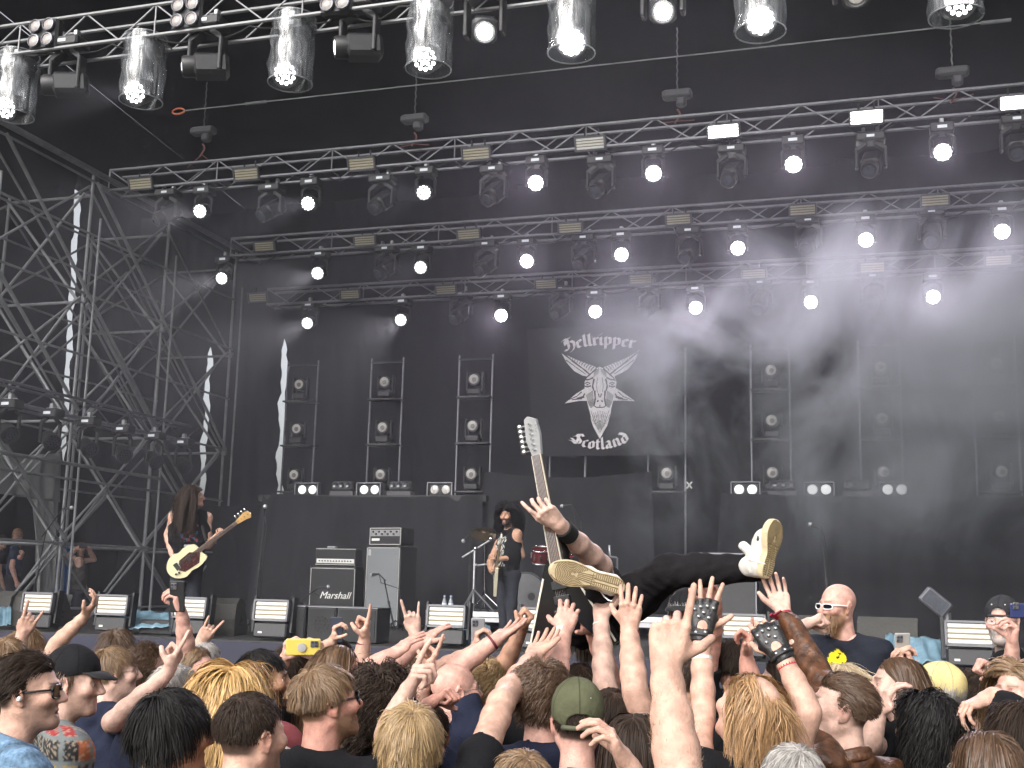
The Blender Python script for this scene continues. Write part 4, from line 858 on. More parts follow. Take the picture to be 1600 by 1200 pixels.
SK = {'pale': (.56, .365, .295), 'fair': (.52, .315, .24), 'pink': (.55, .315, .255), 'tan': (.42, .235, .155), 'olive': (.36, .20, .125), 'brown': (.24, .125, .075), 'red': (.51, .26, .20)}
HC = {'black': (.012, .011, .011), 'dark': (.028, .018, .013), 'brown': (.075, .042, .024), 'mid': (.105, .06, .033), 'light': (.17, .105, .058), 'blond': (.30, .20, .10), 'gold': (.47, .29, .115), 'ginger': (.27, .145, .07), 'auburn': (.2, .11, .055), 'grey': (.30, .28, .26), 'fair': (.55, .43, .28)}
def smooth01(x, a, b): t = np.clip((x-a)/(b-a), 0, 1); return t*t*(3-2*t)
CRC, CRR = np.array([0, -.014, .034]), np.array([.077, .099, .087])          # cranium in head space (x right, y forward, z up)
def head_sdf(s, fem=0, mouth=0):
    f = SDF(); e = f.ell
    e(CRC, CRR); e((0, .03, -.036), (.060-.003*fem, .066, .088), k=.035)
    for q in (-1, 1):
        f.cap((q*.053, -.005, -.052), (q*.016, .07, -.1), .019-.003*fem, .018, .025)
        e((q*.045, .07, -.02), (.024, .024, .024), k=.025)                     # cheek bone
        f.cap((q*.012, .0905, .024), (q*.046, .074, .02), .0095, .008, .014)      # brow
        e((q*.033, .1, .002), (.019, .016, .0125), k=.014, sub=True)            # socket
        e((q*.032, .0805, .001), (.0135, .0125, .0125), k=.004)                 # lids
        e((q*.0125, .1, -.034), (.0095, .0115, .008), k=.008)                   # nostril wing
        R = rotz(q*-.42)@roty(q*.12); e((q*.079, -.012, -.006), (.0065, .021, .033), R, .007); e((q*.087, -.01, -.002), (.006, .010, .018), R, .006, True)
        f.cap((q*.083, -.028, .008), (q*.081, -.016, .028), .0045, .0045, .004); e((q*.077, .0, -.033), (.006, .008, .009), k=.006)
    e((0, .080, -.1), (.021, .017, .017), k=.028)
    f.cap((0, .094, .012), (0, .1165, -.027), .0085, .0125, .012)
    f.cap((-.019, .0885, -.0635), (.019, .0885, -.0635), .0068, .0068, .008); f.cap((-.015, .0885, -.0765), (.015, .0885, -.0765), .0078, .0078, .008)
    e((0, .104, -.07), (.024, .012, .0018), k=.004, sub=True)
    if mouth: e((0, .1, -.071), (.021, .03, .006*mouth), k=.005, sub=True)
    return f
def head_colour(V, sk, hair, style, beard, stubble, lipc=(.42, .16, .13)):
    x, y, z = V.T; C = np.tile(np.array(sk), (len(V), 1)).astype(float)
    def mixc(m, col): C[:] = C*(1-m[:, None])+np.array(col)*m[:, None]
    red = np.array([sk[0]*1.0, sk[1]*.70, sk[2]*.66])
    for q in (-1, 1):
        mixc(.5*np.exp(-(((x-q*.045)/.022)**2+((y-.075)/.03)**2+((z+.025)/.022)**2)), red)
        mixc(.55*np.exp(-(((x-q*.085)/.016)**2+((y+.012)/.03)**2+((z+.004)/.035)**2)), red)
    mixc(.5*np.exp(-((x/.016)**2+((y-.115)/.02)**2+((z+.03)/.016)**2)), red)
    lip = smooth01(y, .078, .086)*np.exp(-(x/.019)**4)*np.exp(-((z+.07)/.0115)**4); mixc(.75*lip, lipc)
    inm = np.exp(-(x/.02)**4)*np.exp(-((z+.071)/.004)**2)*(y > .07)*(y < .092); mixc(.8*inm, (.05, .015, .012))
    brow = np.exp(-((z-.0265-.0*np.abs(x))/.0048)**2)*smooth01(np.abs(x), .008, .014)*(1-smooth01(np.abs(x), .046, .053))*(y > .05); mixc(.85*brow, np.array(hair)*.8)
    eyel = np.exp(-((z-.0045)/.0035)**2)*np.exp(-((np.abs(x)-.032)/.013)**4)*(y > .06); mixc(.6*eyel, np.array(sk)*.35)
    if beard or stubble:
        m = smooth01(-z, .028, .05)*smooth01(y, -.002, .02)*(1-np.exp(-((x/.013)**2+((z+.07)/.014)**2)))*(1-.0)
        m = np.maximum(m, np.exp(-((z+.052)/.007)**2)*np.exp(-(x/.028)**4)*(y > .06)); m = np.maximum(m, smooth01(-z, -.015, .01)*np.exp(-((y-.012)/.012)**2)*(np.abs(x) > .05))
        mixc(np.clip(m, 0, 1)*(.85 if beard else .45), np.array(hair)*(1. if beard else 1.2))
    if style not in ('bald',):
        m = hairline(V, style); mixc(m*(.9 if style != 'thin' else .5), np.array(hair)*.8)
    return np.clip(C, 0, 1)
def hairline(V, style):
    x, y, z = V.T
    front = smooth01(z, .058, .074); side = smooth01(z, .0, .02); back = smooth01(z, -.052, -.036)
    lim = np.where(y > .03, front*smooth01(.125-y, 0, .03)+0, np.where(y > -.01, side+(front-side)*smooth01(y, -.005, .03), back+(side-back)*smooth01(y, -.06, -.02)))
    ear = np.exp(-(((np.abs(x)-.083)/.012)**2+((y+.012)/.022)**2+((z+.006)/.032)**2))
    m = np.clip(lim, 0, 1)*(1-np.clip(ear*1.6, 0, 1))
    if style == 'crownbald': m *= 1-np.exp(-((((y+.04)/.07)**2+(x/.062)**2)**2))*(z > .03)
    if style == 'sidesbald': m *= 1-smooth01(z, .035, .06)
    return m
def fibo(n, seed):
    r = np.random.default_rng(seed); i = np.arange(n)+.5; ph = np.arccos(1-2*i/n); th = math.pi*(1+5**.5)*i+r.normal(0, .04, n)
    return np.stack([np.cos(th)*np.sin(ph), np.sin(th)*np.sin(ph), np.cos(ph)], 1)
def ribbons(P, Nn, w, name, m, parent, tipw=.25, taper=True):
    """P (n,s,3) strand points, Nn (n,s,3) outward directions: one flat tapering ribbon per strand"""
    n, s, _ = P.shape; T = np.gradient(P, axis=1); T /= np.linalg.norm(T, axis=2, keepdims=True)+1e-9
    B = np.cross(T, Nn); B /= np.linalg.norm(B, axis=2, keepdims=True)+1e-9
    ww = (w*np.ones(n))[:, None]*(np.linspace(1, tipw, s) if taper else np.ones(s))[None, :]*.5
    V = np.stack([P-B*ww[..., None], P+B*ww[..., None]], 2).reshape(-1, 3)
    base = (np.arange(n)*s*2)[:, None]; j = np.arange(s-1)[None, :]*2
    F = np.stack([base+j, base+j+1, base+j+3, base+j+2], 2).reshape(-1, 4)
    a = Acc(); a.add(V, F, (0, 0, 0)); o = a.build(name, m, parent); return o
def hair_strands(H, R, style, length=.06, n=1500, seed=1, width=.0035, vol=.012, curl=0., grav=.25, part=0., body=None, wind=None, fade=0., top=None, crown=(.012, -.055), clump=.5, sc=1., tuck=None):
    """roots on the scalp, grown along a whorl (short) or from a parting (long); returns strand points and normals in world space"""
    r = np.random.default_rng(seed)
    U = fibo(int(n*2.4), seed); S = CRC+U*CRR; keep = (hairline(S, style) > r.uniform(.1, .6, len(S))) & ((U/CRR)[:, 2] > -.5*np.linalg.norm(U/CRR, axis=1)); S = S[keep]; U = U[keep]
    N = U/CRR; N /= np.linalg.norm(N, axis=1, keepdims=True); n = len(S)
    if tuck is None: tuck = style in ('long', 'crownbald') or (style == 'mid' and length > .11)
    g = R.T@np.array([0, 0, -1.]); seg = 9 if length > .15 else 6
    if curl: seg = 16 if length > .12 else 11
    cr = np.array([crown[0], crown[1], .11]); d = S-cr
    if style in ('long', 'crownbald', 'mid'):
        wt = (smooth01(S[:, 2], .05, .115)*smooth01(S[:, 1], -.085, -.02))[:, None]; side_ = np.sign(S[:, 0]-part+1e-4)
        flow = np.stack([side_*1.0, -.45+0*side_, 0*side_-.2], 1)*wt+(g+np.array([0, -.25, 0]))*(1-wt)
        if style == 'mid': flow = flow*.6+d/np.linalg.norm(d, axis=1, keepdims=True)*.6
    else: flow = d/(np.linalg.norm(d, axis=1, keepdims=True)+1e-6)
    if style == 'sweep': flow = flow*.3+np.array([.25, -.8, .3])
    if style == 'fringe': flow = flow+np.array([0, .35, 0])
    flow -= N*(flow*N).sum(1, keepdims=True); flow /= np.linalg.norm(flow, axis=1, keepdims=True)+1e-9
    Ln = length*r.uniform(.75, 1.1, n)
    if fade: t = smooth01(S[:, 2], -.01, .075); Ln = Ln*(fade+(1-fade)*t)
    if top is not None: Ln = Ln+(top-length)*smooth01(S[:, 2], .07, .11)
    lift = .3 if style in ('short', 'spiky') else (.12 if style in ('long', 'crownbald') else .3)
    if style in ('long', 'crownbald'): grav = max(grav, .85)
    if curl: lift = .55; grav = min(grav, .5)
    if style == 'spiky': lift = 1.2
    v = flow+N*lift+r.normal(0, .08 if style in ('long', 'crownbald') else .16, (n, 3)); v /= np.linalg.norm(v, axis=1, keepdims=True)
    off = vol*.7*r.uniform(.25, 1, n)
    lay = off.copy()
    P = [S+N*.001]; p = P[0].copy(); ax1 = r.normal(0, 1, (n, 3)); ph = r.uniform(0, 6.28, n); fr = r.uniform(.8, 1.25, n)
    cl = fibo(max(12, n//28), seed+5)*CRR+CRC                                 # clumps pull neighbouring strands together
    ci = ((S[:, None, :]-cl[None])**2).sum(2).argmin(1)
    step = Ln/(seg-1); wv = None if wind is None else R.T@np.asarray(wind, float)
    nb = np.random.default_rng(seed+9).normal(0, 1, (len(cl), 3))
    for i in range(1, seg):
        t = i/(seg-1)
        gg = grav*(1.4*t+.25)
        v = v*(1-gg*.5)+g*gg+nb[ci]*.10*clump+r.normal(0, .03, (n, 3))
        if wv is not None: v = v+wv*t
        v /= np.linalg.norm(v, axis=1, keepdims=True); p = p+v*step[:, None]
        q = (p-CRC)/(CRR+lay[:, None]); L_ = np.linalg.norm(q, axis=1); m = (L_ < 1) ; p[m] = (CRC+(q/L_[:, None])*(CRR+lay[:, None]))[m]
        nk = np.array([0, -.03, 0]); rr = p-nk; rr[:, 2] = 0; dn = np.linalg.norm(rr, axis=1); m = (p[:, 2] < -.05) & (p[:, 2] > -.17) & (dn < .066+lay); p[m, :2] = (nk+rr/(dn[:, None]+1e-6)*(.066+lay[:, None]))[m][:, :2]
        fc = (p-np.array([0, .035, -.03]))/(np.array([.066, .072, .09])+lay[:, None]*.4); L_ = np.linalg.norm(fc, axis=1); m = (L_ < 1) & (S[:, 1] < .07); p[m] = (np.array([0, .035, -.03])+fc/L_[:, None]*(np.array([.066, .072, .09])+lay[:, None]*.4))[m]
        if tuck and wv is None: lim = np.where(p[:, 2] < .055, np.minimum(.012+lay*.5, .03), np.where(p[:, 2] < .085, .06, .2)); m = p[:, 1] > lim; p[m, 1] = lim[m]*.8+p[m, 1]*.2
        if body is not None:
            for (c_, rd) in body:
                w_ = p-c_; dd = np.linalg.norm(w_/rd, axis=1); m = dd < 1; p[m] = (c_+w_/dd[:, None])[m]
        pc = p
        if curl:
            e1 = np.cross(v, ax1); e1 /= np.linalg.norm(e1, axis=1, keepdims=True); e2 = np.cross(v, e1)
            a = (ph[:]*.25+nb[ci, 0]*2+t*Ln/length*fr*curl*6.28)[:, None]; am = (.010+.006*r.random(n))[:, None]*min(1, t*2.5)*(1 if curl < 3 else .8)
            pc = p+(e1*np.cos(a)+e2*np.sin(a))*am
        P.append(pc)
    P = np.stack(P, 1)
    # tips gather towards their clump
    if clump:
        for t in range(1, seg):
            cm = np.zeros((len(cl), 3)); ct = np.zeros(len(cl)); np.add.at(cm, ci, P[:, t]); np.add.at(ct, ci, 1); cm /= np.maximum(ct, 1)[:, None]
            P[:, t] = P[:, t]*(1-clump*.5*t/seg)+cm[ci]*clump*.5*t/seg
    Nn = P-CRC; Nn[..., 2] *= .35; Nn = Nn/(np.linalg.norm(Nn, axis=2, keepdims=True)+1e-9)+r.normal(0, .25, (n, 1, 3))
    W = np.maximum(width*(.7+.6*r.random(n)), 0)
    return (P*sc)@R.T+H, Nn@R.T, W*sc
def beard_strands(H, R, length, seed, full=True, n=420, sc=1., goat=False):
    r = np.random.default_rng(seed); a = r.uniform(-1, 1, n*3); zz = r.uniform(-.112, -.03, n*3)
    th = a*1.35; X = .0605*np.sin(th)*(1-.25*smooth01(-zz, .07, .115)); Yv = .034+.062*np.cos(th)*(1-.05*smooth01(-zz, .08, .11))-.012*smooth01(-zz, .09, .115)
    S = np.stack([X, Yv, zz], 1); ok = ~((np.abs(X) < .021) & (zz > -.084)) | ((np.abs(X) < .026) & (zz > -.06) & (zz < -.049)); ok &= (np.abs(X) < .05) | (zz > -.09); ok &= (zz < -.045) | (np.abs(X) > .035)
    if goat: ok &= np.abs(X) < .032
    S = S[ok][:n]; n = len(S); C = np.array([0, .03, -.04]); N = nrm(np.zeros(3)+[0, 1, 0])
    No = S-C; No /= np.linalg.norm(No, axis=1, keepdims=True); v = No*.55+np.array([0, .15, -.85])+r.normal(0, .2, (n, 3)); v /= np.linalg.norm(v, axis=1, keepdims=True)
    L_ = length*r.uniform(.6, 1.1, n)*np.where(np.abs(S[:, 0]) > .045, .55, 1); P = [S-No*.002]; p = P[0]
    for i in range(4): v = v*.8+np.array([0, 0, -.3])*.6; v /= np.linalg.norm(v, axis=1, keepdims=True); p = p+v*(L_/4)[:, None]; P.append(p)
    P = np.stack(P, 1); Nn = np.repeat(No[:, None], 5, 1)+r.normal(0, .3, (n, 1, 3))
    return (P*sc)@R.T+H, Nn@R.T, .0032*(.7+.6*r.random(n))
# ---------------------------------------------------------------- hands
POSE = {  # per finger (index..little): curls of three joints in degrees; spread; thumb (out, down, bend)
 'open': ([(6, 10, 6)]*4, (9, 2, -5, -13), (48, 12, 12)), 'flat': ([(4, 8, 5), (3, 6, 4), (4, 8, 5), (6, 10, 6)], (3, 1, -1, -4), (32, 10, 8)),
 'relax': ([(22, 34, 20), (28, 40, 22), (32, 44, 24), (36, 46, 24)], (5, 1, -3, -8), (38, 25, 25)), 'cup': ([(32, 26, 16), (34, 28, 16), (34, 28, 16), (36, 30, 18)], (10, 2, -6, -14), (52, 40, 15)),
 'horns': ([(-4, 6, 4), (80, 98, 50), (82, 98, 50), (2, 8, 4)], (7, 1, -2, -13), (20, 62, 40)), 'point': ([(-4, 5, 3), (74, 96, 50), (80, 98, 50), (82, 96, 48)], (3, 0, -2, -4), (24, 55, 45)),
 'fist': ([(72, 95, 55), (78, 98, 55), (80, 98, 52), (80, 95, 50)], (2, 0, -2, -4), (22, 58, 50)), 'grip': ([(52, 52, 34), (56, 54, 34), (58, 54, 34), (58, 52, 32)], (4, 1, -3, -7), (36, 62, 22)),
 'one': ([(0, 6, 4), (60, 80, 40), (70, 85, 40), (72, 84, 40)], (4, 0, -3, -8), (55, 15, 15)), 'spread': ([(2, 8, 6), (0, 6, 5), (3, 8, 6), (8, 12, 8)], (15, 4, -8, -20), (58, 12, 10)), 'thumbout': ([(72, 90, 50)]*4, (2, 0, -2, -4), (62, 5, 5))}
FL = [(.041, .026, .021), (.046, .029, .022), (.042, .027, .021), (.033, .021, .019)]; KX = (.030, .0095, -.0115, -.031); KY = (.088, .092, .087, .077)
def hand_sdf(f, W, Y, Z, right, pose, s=1., sp=1.):
    """W wrist, Y along the hand, Z out of its back"""
    Y = nrm(Y); Z = nrm(np.asarray(Z)-Y*(np.asarray(Z)@Y)); X = np.cross(Y, Z); sx = -1 if right else 1
    L_ = lambda x, y, z: W+X*(sx*x*s)+Y*(y*s)+Z*(z*s)
    curls, spread, th = POSE[pose] if isinstance(pose, str) else pose
    for i in range(4): f.cap(L_(KX[i]*.45, .0, 0), L_(KX[i], KY[i]-.004, -.001), .0165*s, .0118*s, .010*s)
    f.cap(L_(.012, .018, -.009), L_(.036, .052, -.012), .0165*s, .0125*s, .014*s); f.cap(L_(-.02, .02, -.009), L_(-.03, .06, -.008), .0145*s, .012*s, .012*s)
    knk = []
    for i in range(4):
        p = L_(KX[i], KY[i], 0); a = math.radians(spread[i])*sp; fx = sx*X*math.sin(a)+Y*math.cos(a); ang = 0; r0 = (.0096, .0099, .0094, .0083)[i]
        f.ell(p+Z*.003*s, np.array([.0105, .0105, .0095])*s*(r0/.0096), k=.006); knk.append(p)
        for j in range(3):
            ang += math.radians(curls[i][j]); d = fx*math.cos(ang)-Z*math.sin(ang); q = p+d*FL[i][j]*s
            f.cap(p, q, r0*s*(1-.08*j), r0*s*(1-.08*(j+1))*(.97 if j == 2 else 1), .0022); p = q
    o, dn, bd = [math.radians(t) for t in th]; p = L_(.030, .028, -.010)
    d1 = X*sx*math.sin(o)*math.cos(dn)+Y*math.cos(o)*math.cos(dn)-Z*math.sin(dn); q = p+d1*.046*s; f.cap(p, q, .0135*s, .0112*s, .008)
    d2 = nrm(d1*math.cos(bd)+(nrm(-X*sx*.75+Y*.5-Z*.3))*math.sin(bd)); q2 = q+d2*.032*s; f.cap(q, q2, .0112*s, .0092*s, .003)
    return X, Y, Z
def arm_sdf(S, E, Wr, Ydir, Z, right, pose, s=1., fat=1., hs=1.):
    f = SDF(); ue = E-S; fe = Wr-E
    f.chain([S, S+ue*.35, S+ue*.85, E], [.052*s*fat, .049*s*fat, .0435*s*fat, .0415*s*fat], .02)
    f.chain([E, E+fe*.25, E+fe*.55, E+fe*.85, Wr], [.0415*s*fat, .0430*s*fat, .0385*s*fat, .0305*s*fat, .0270*s*fat], .02)
    f.cap(Wr-nrm(fe)*.02, Wr+nrm(Ydir)*.03*hs, .026*s*fat, .024*hs, .012)
    hand_sdf(f, Wr+nrm(Ydir)*.006, Ydir, Z, right, pose, hs); return f
def ik(S, Wr, la, lb, pole):
    d = Wr-S; L_ = np.linalg.norm(d); u = d/L_; L2 = min(L_, (la+lb)*.999); x = (la*la-lb*lb+L2*L2)/(2*L2); h = math.sqrt(max(la*la-x*x, 0))
    p = np.asarray(pole, float); p = p-u*(p@u); return S+u*x*(L_/L2)+nrm(p)*h
# ---------------------------------------------------------------- whole persons
TROUS = [None]
def trousers_mesh():
    if TROUS[0] is None:
        f = SDF()
        for q in (-1, 1): f.chain([(q*.09, 0, .92), (q*.1, .01, .5), (q*.105, -.01, .09)], [.105, .08, .058], .04); f.cap((q*.105, -.03, .045), (q*.115, .14, .04), .045, .038, .02)
        f.cap((-.07, 0, .93), (.07, 0, .93), .13, .13, .05); V, F = f.mesh(.022); a = Acc(); a.add(V, F, (.03, .032, .04)); o = a.build('trousers', CLOTHM, None, world=False); TROUS[0] = o.data; bpy.data.objects.remove(o)
    return TROUS[0]
VEC = {'cam': lambda p: nrm(CAM-p), 'away': lambda p: nrm(p-CAM), 'left': lambda p: -RT, 'right': lambda p: RT, 'up': lambda p: np.array([0, 0, 1.]), 'down': lambda p: np.array([0, 0, -1.])}
PN = [0]
def person(label, head, yaw=0, pitch=0, roll=0, skin='fair', hair=None, hcol='brown', beard=0, stubble=0, shirt=((.02, .02, .022), 'tee'), arms=(), glasses=None, fem=0, mouth=0, sc=.96, byaw=None, cap=None, hairkw=None, group='people in the crowd', lean=0, vox=.0046, fulllegs=True, feet=0., eyes=True, bcol=None, neckfat=1., sleeve=.55):
    """head = pixel and depth of the head centre; yaw 0 faces the stage as the camera does, +90 faces the photo's right"""
    PN[0] += 1; seed = PN[0]*13
    H = D(*head) if not isinstance(head, np.ndarray) else head
    yw = math.radians(yaw); fw = FWH*math.cos(yw)+np.array([FWH[1], -FWH[0], 0])*math.sin(yw); rt = np.array([fw[1], -fw[0], 0.])
    Rb = np.stack([rt, fw, (0, 0, 1.)], 1); R = Rb@rotx(math.radians(pitch))@roty(math.radians(roll))
    by = math.radians(yaw*.45 if byaw is None else byaw); bf = FWH*math.cos(by)+np.array([FWH[1], -FWH[0], 0])*math.sin(by); br = np.array([bf[1], -bf[0], 0.])
    t = thing('person', (H[0], H[1], feet), label, 'person', group)
    sk = np.array(SK[skin] if isinstance(skin, str) else skin); hc = np.array(HC[hcol] if isinstance(hcol, str) else hcol); hk = dict(hairkw or {})
    style = hair or 'short'
    body = Acc()
    f = head_sdf(1, fem, mouth); NB = np.array([0, -.04, -.135]); 
    C7 = H+R@(NB*sc)*np.array([1, 1, 1])+np.array([0, 0, -.055*sc])-bf*.012+br*lean
    nl = R.T@(C7-H)/sc
    f.cap((0, -.028, -.05), nl*.85+np.array([0, 0, 0]), .052*neckfat, .058*neckfat, .03); f.cap((0, .02, -.09), nl*.8, .035, .045, .03)
    V, F = f.mesh(vox); body.add((V*sc)@R.T+H, F, head_colour(V, sk, hc if bcol is None else hc, style, beard, stubble) if bcol is None else np.where((hairline(V, style) > .3)[:, None], head_colour(V, sk, hc, style, 0, 0), head_colour(V, sk, np.array(HC[bcol]), 'bald', beard, stubble)))
    if eyes:
        for q in (-1, 1):
            eb = MB().ball((0, 0, 0), .0118, 8); ev = np.concatenate(eb.v); ec = np.where((ev[:, 1] > .0106)[:, None], np.array([.015, .01, .008]), np.where((ev[:, 1] > .0088)[:, None], np.array([.09, .06, .035]), np.array([.62, .58, .55])))
            qf = np.array([f_ for f_ in eb.f if len(f_) == 4]); body.add(((ev+np.array([q*.032, .0815, .0005]))*sc)@R.T+H, qf, ec)
    sh_w = .185*sc*(1-.08*fem); zup = np.array([0, 0, 1.])
    torso = SDF(); skinT = SDF()
    SHO = {}
    lifts = {'L': 0, 'R': 0}
    arms = [dict(a) for a in arms]
    for a in arms:
        for kk in ('w', 'e', 't'):
            if kk in a and not isinstance(a[kk], np.ndarray): a[kk] = D(*a[kk])
        sd_ = a.get('side')
        if sd_ is None: sd_ = 'R' if (a['w']-C7)@br > 0 else 'L'; a['side'] = sd_
        ee = a.get('e', a['w']); lifts[sd_] = max(lifts[sd_], float(np.clip((ee[2]-C7[2]+.15)/.45, 0, 1)))
    for sd_, q in (('L', -1), ('R', 1)):
        lf = lifts[sd_]; S = C7+br*q*(sh_w*(1-.16*lf))+zup*(-.055+.075*lf)*sc-bf*.0; SHO[sd_] = S
        torso.cap(C7+zup*.0, S, .06*sc, .062*sc, .05); torso.cap(S, C7+br*q*.12*sc-zup*.32*sc+bf*.02, .068*sc, .11*sc, .06)
        torso.cap(C7+br*q*.085*sc-zup*.2*sc+bf*.025, C7+br*q*.075*sc-zup*.58*sc+bf*.02, .105*sc, .1*sc, .06); torso.cap(C7+br*q*.06*sc-zup*.15*sc, C7+br*q*.06*sc-zup*.5*sc, .09*sc, .09*sc, .05)
        have = [a for a in arms if a['side'] == sd_]
        if not have: arms.append({'side': sd_, 'hang': 1})
    col, kind = shirt[0], shirt[1]
    garment = Acc(); g = SDF(); g.p = list(torso.p)
    for q_ in range(len(g.p)):
        if g.p[q_][0] == 'c': a_ = list(g.p[q_]); a_[3] += .008; a_[4] += .008; g.p[q_] = tuple(a_)
    gl = [] ; armout = []
    for ai, a in enumerate(arms):
        sd_ = a['side']; S = SHO[sd_]; q = 1 if sd_ == 'R' else -1
        if a.get('hang'):
            E = S+br*q*.05-zup*.3*sc-bf*.02; Wr = E+bf*.09-zup*.24*sc; Yd = nrm(bf*.35-zup); Z = br*q; pose = 'relax'
        else:
            Wr = a['w']; E = a['e'] if 'e' in a else ik(S, Wr, .3*sc, .27*sc, a.get('pole', br*q*.6-zup*.6-bf*.2))
            Yd = nrm(a['t']-Wr) if 't' in a else nrm(Wr-E); z_ = a.get('z', 'away'); Z = VEC[z_](Wr) if isinstance(z_, str) else np.asarray(z_, float); Z = -Z     # z names where the palm looks
            pose = a.get('pose', 'relax')
        if True:
            fa = arm_sdf(S, E, Wr, Yd, Z, sd_ == 'R', pose, sc*a.get('as', 1), a.get('fat', 1.), a.get('hs', 1.))
            Va, Fa = fa.mesh(a.get('vox', .0042) if not a.get('hang') else .012)
            Ca = np.tile(np.array(SK[a['skin']]) if 'skin' in a else sk, (len(Va), 1)); dt = (Va-Wr)@Yd; kn = np.clip((dt-.03)/.12, 0, 1); Ca = Ca*(1-.10*kn[:, None])+np.array([sk[0], sk[1]*.72, sk[2]*.68])*.10*kn[:, None]
            nz = .5+.5*np.sin(Va[:, 0]*90+3*np.sin(Va[:, 2]*60))*np.sin(Va[:, 2]*110); Ca = Ca*(1-.06*nz[:, None]); 
            body.add(Va, Fa, Ca)
        lng = a.get('sleeve', 1 if kind == 'jacket' else (0 if kind in ('vest', 'tank') else sleeve))
        if lng:
            ts = min(1, lng) if lng < 1 else 1
            as_ = sc*a.get('as', 1)*a.get('fat', 1.)
            if lng < 1: g.cyl(S, S+(E-S)*ts, .074*as_, .066*as_, .03); gl.append((S+(E-S)*ts, .066*as_, nrm(E-S)))
            else:
                g.cap(S, E, .072*as_, .062*as_, .03); g.cyl(E-nrm(E-S)*.02, Wr-nrm(Wr-E)*.05, .062*as_, .046*as_, .02)
        armout.append((sd_, S, E, Wr, Yd, Z))
    nk = .064 if kind != 'tank' else .085
    g.ell(C7+zup*.075*sc+bf*.022, np.array([nk+.012, nk+.012, .075])*sc, k=.008, sub=True)
    if kind in ('tank', 'vest'):
        for sd_, q in (('L', -1), ('R', 1)): g.ell(SHO[sd_]+br*q*.06, (.075, .10, .11), np.stack([br, bf, zup], 1), .01, True)
    g.cut(C7-zup*.6*sc, -zup)
    ph = seed*.7
    wa = 2.6 if kind == 'jacket' else 1.35
    def wr_(X, Y, Z): return wa*.0022*np.sin(Z*46+6*np.sin(X*9+ph)+5*np.cos(Y*8))+wa*.0026*np.sin((X*.7+Y*.7)*30+Z*22+ph+3*np.sin(Z*12))
    V, F = g.mesh(.0085 if fulllegs else .012, disp=wr_)
    Cc = np.tile(np.array(col), (len(V), 1))
    if len(shirt) > 2: Cc = shirt[2](V, Cc, C7, br, bf)
    garment.add(V, F, Cc)
    ks = SDF(); ks.p = list(torso.p); ks.p = [(p_[0], p_[1], p_[2], p_[3]-.004, p_[4]-.004, *p_[5:]) for p_ in ks.p]; ks.cut(C7-zup*.55*sc, -zup); Vk, Fk = ks.mesh(.016); body.add(Vk, Fk, sk)
    body.build('body', SKINM, t)
    garment.build({'jacket': 'jacket', 'vest': 'vest', 'tank': 'tank_top'}.get(kind, 't_shirt'), LEATHM if len(shirt) > 3 and shirt[3] == 'leather' else (DENIM if len(shirt) > 2 and shirt[2] is denim else CLOTHM), t)
    if fulllegs:
        o = link('trousers', trousers_mesh(), t); zz = (C7[2]-.56*sc-feet)/.93
        mt = Matrix.Translation(Vector((float(C7[0]), float(C7[1]), feet)))@Matrix([[float(x) for x in r_] for r_ in np.stack([br, bf, zup*zz], 1)]).to_4x4(); o.matrix_parent_inverse = t.matrix_basis.inverted(); o.matrix_basis = mt
    if kind == 'jacket':
        cp = [C7+bf*(.072*math.cos(q)*sc+.012)+br*.074*math.sin(q)*sc+zup*(.035-.03*math.cos(q))*sc for q in np.linspace(.5, 2*math.pi-.5, 22)]; cs = SDF()
        for a1, b1 in zip(cp[:-1], cp[1:]): cs.cap(a1, b1, .012, .012, .006); cs.cap(a1-zup*.022+(a1-C7)*np.array([.16, .16, 0]), b1-zup*.022+(b1-C7)*np.array([.16, .16, 0]), .010, .010, .012)
        V, F = cs.mesh(.006); ca = Acc(); ca.add(V, F, np.array(col)*.85); ca.build('collar', LEATHM if len(shirt) > 3 else CLOTHM, t)
    # hair, beard, glasses, cap
    if style not in ('bald', 'none'):
        bl = []
        for c_, rd in ((C7-bf*.01-zup*.1, (.2, .125, .13)), (C7-zup*.35, (.19, .135, .3))): bl.append((R.T@(c_-H)/sc, np.array(rd)))
        P, Nn, W = hair_strands(H, R, style, seed=seed, body=bl if hk.get('length', .06) > .15 else None, sc=sc, **hk)
        ribbons(P, Nn, W, 'hair', hairmat(tuple(hc)), t)
    if beard:
        P, Nn, W = beard_strands(H, R, beard, seed+3, sc=sc, goat=(stubble == 'goat')); ribbons(P, Nn, W, 'beard', hairmat(tuple(np.array(HC[bcol]) if bcol else hc)), t, .4)
    if glasses: make_glasses(t, H, R, glasses, sc)
    if cap: make_cap(t, H, R, cap, sc, seed)
    return t, dict(H=H, R=R, C7=C7, br=br, bf=bf, arms=armout)
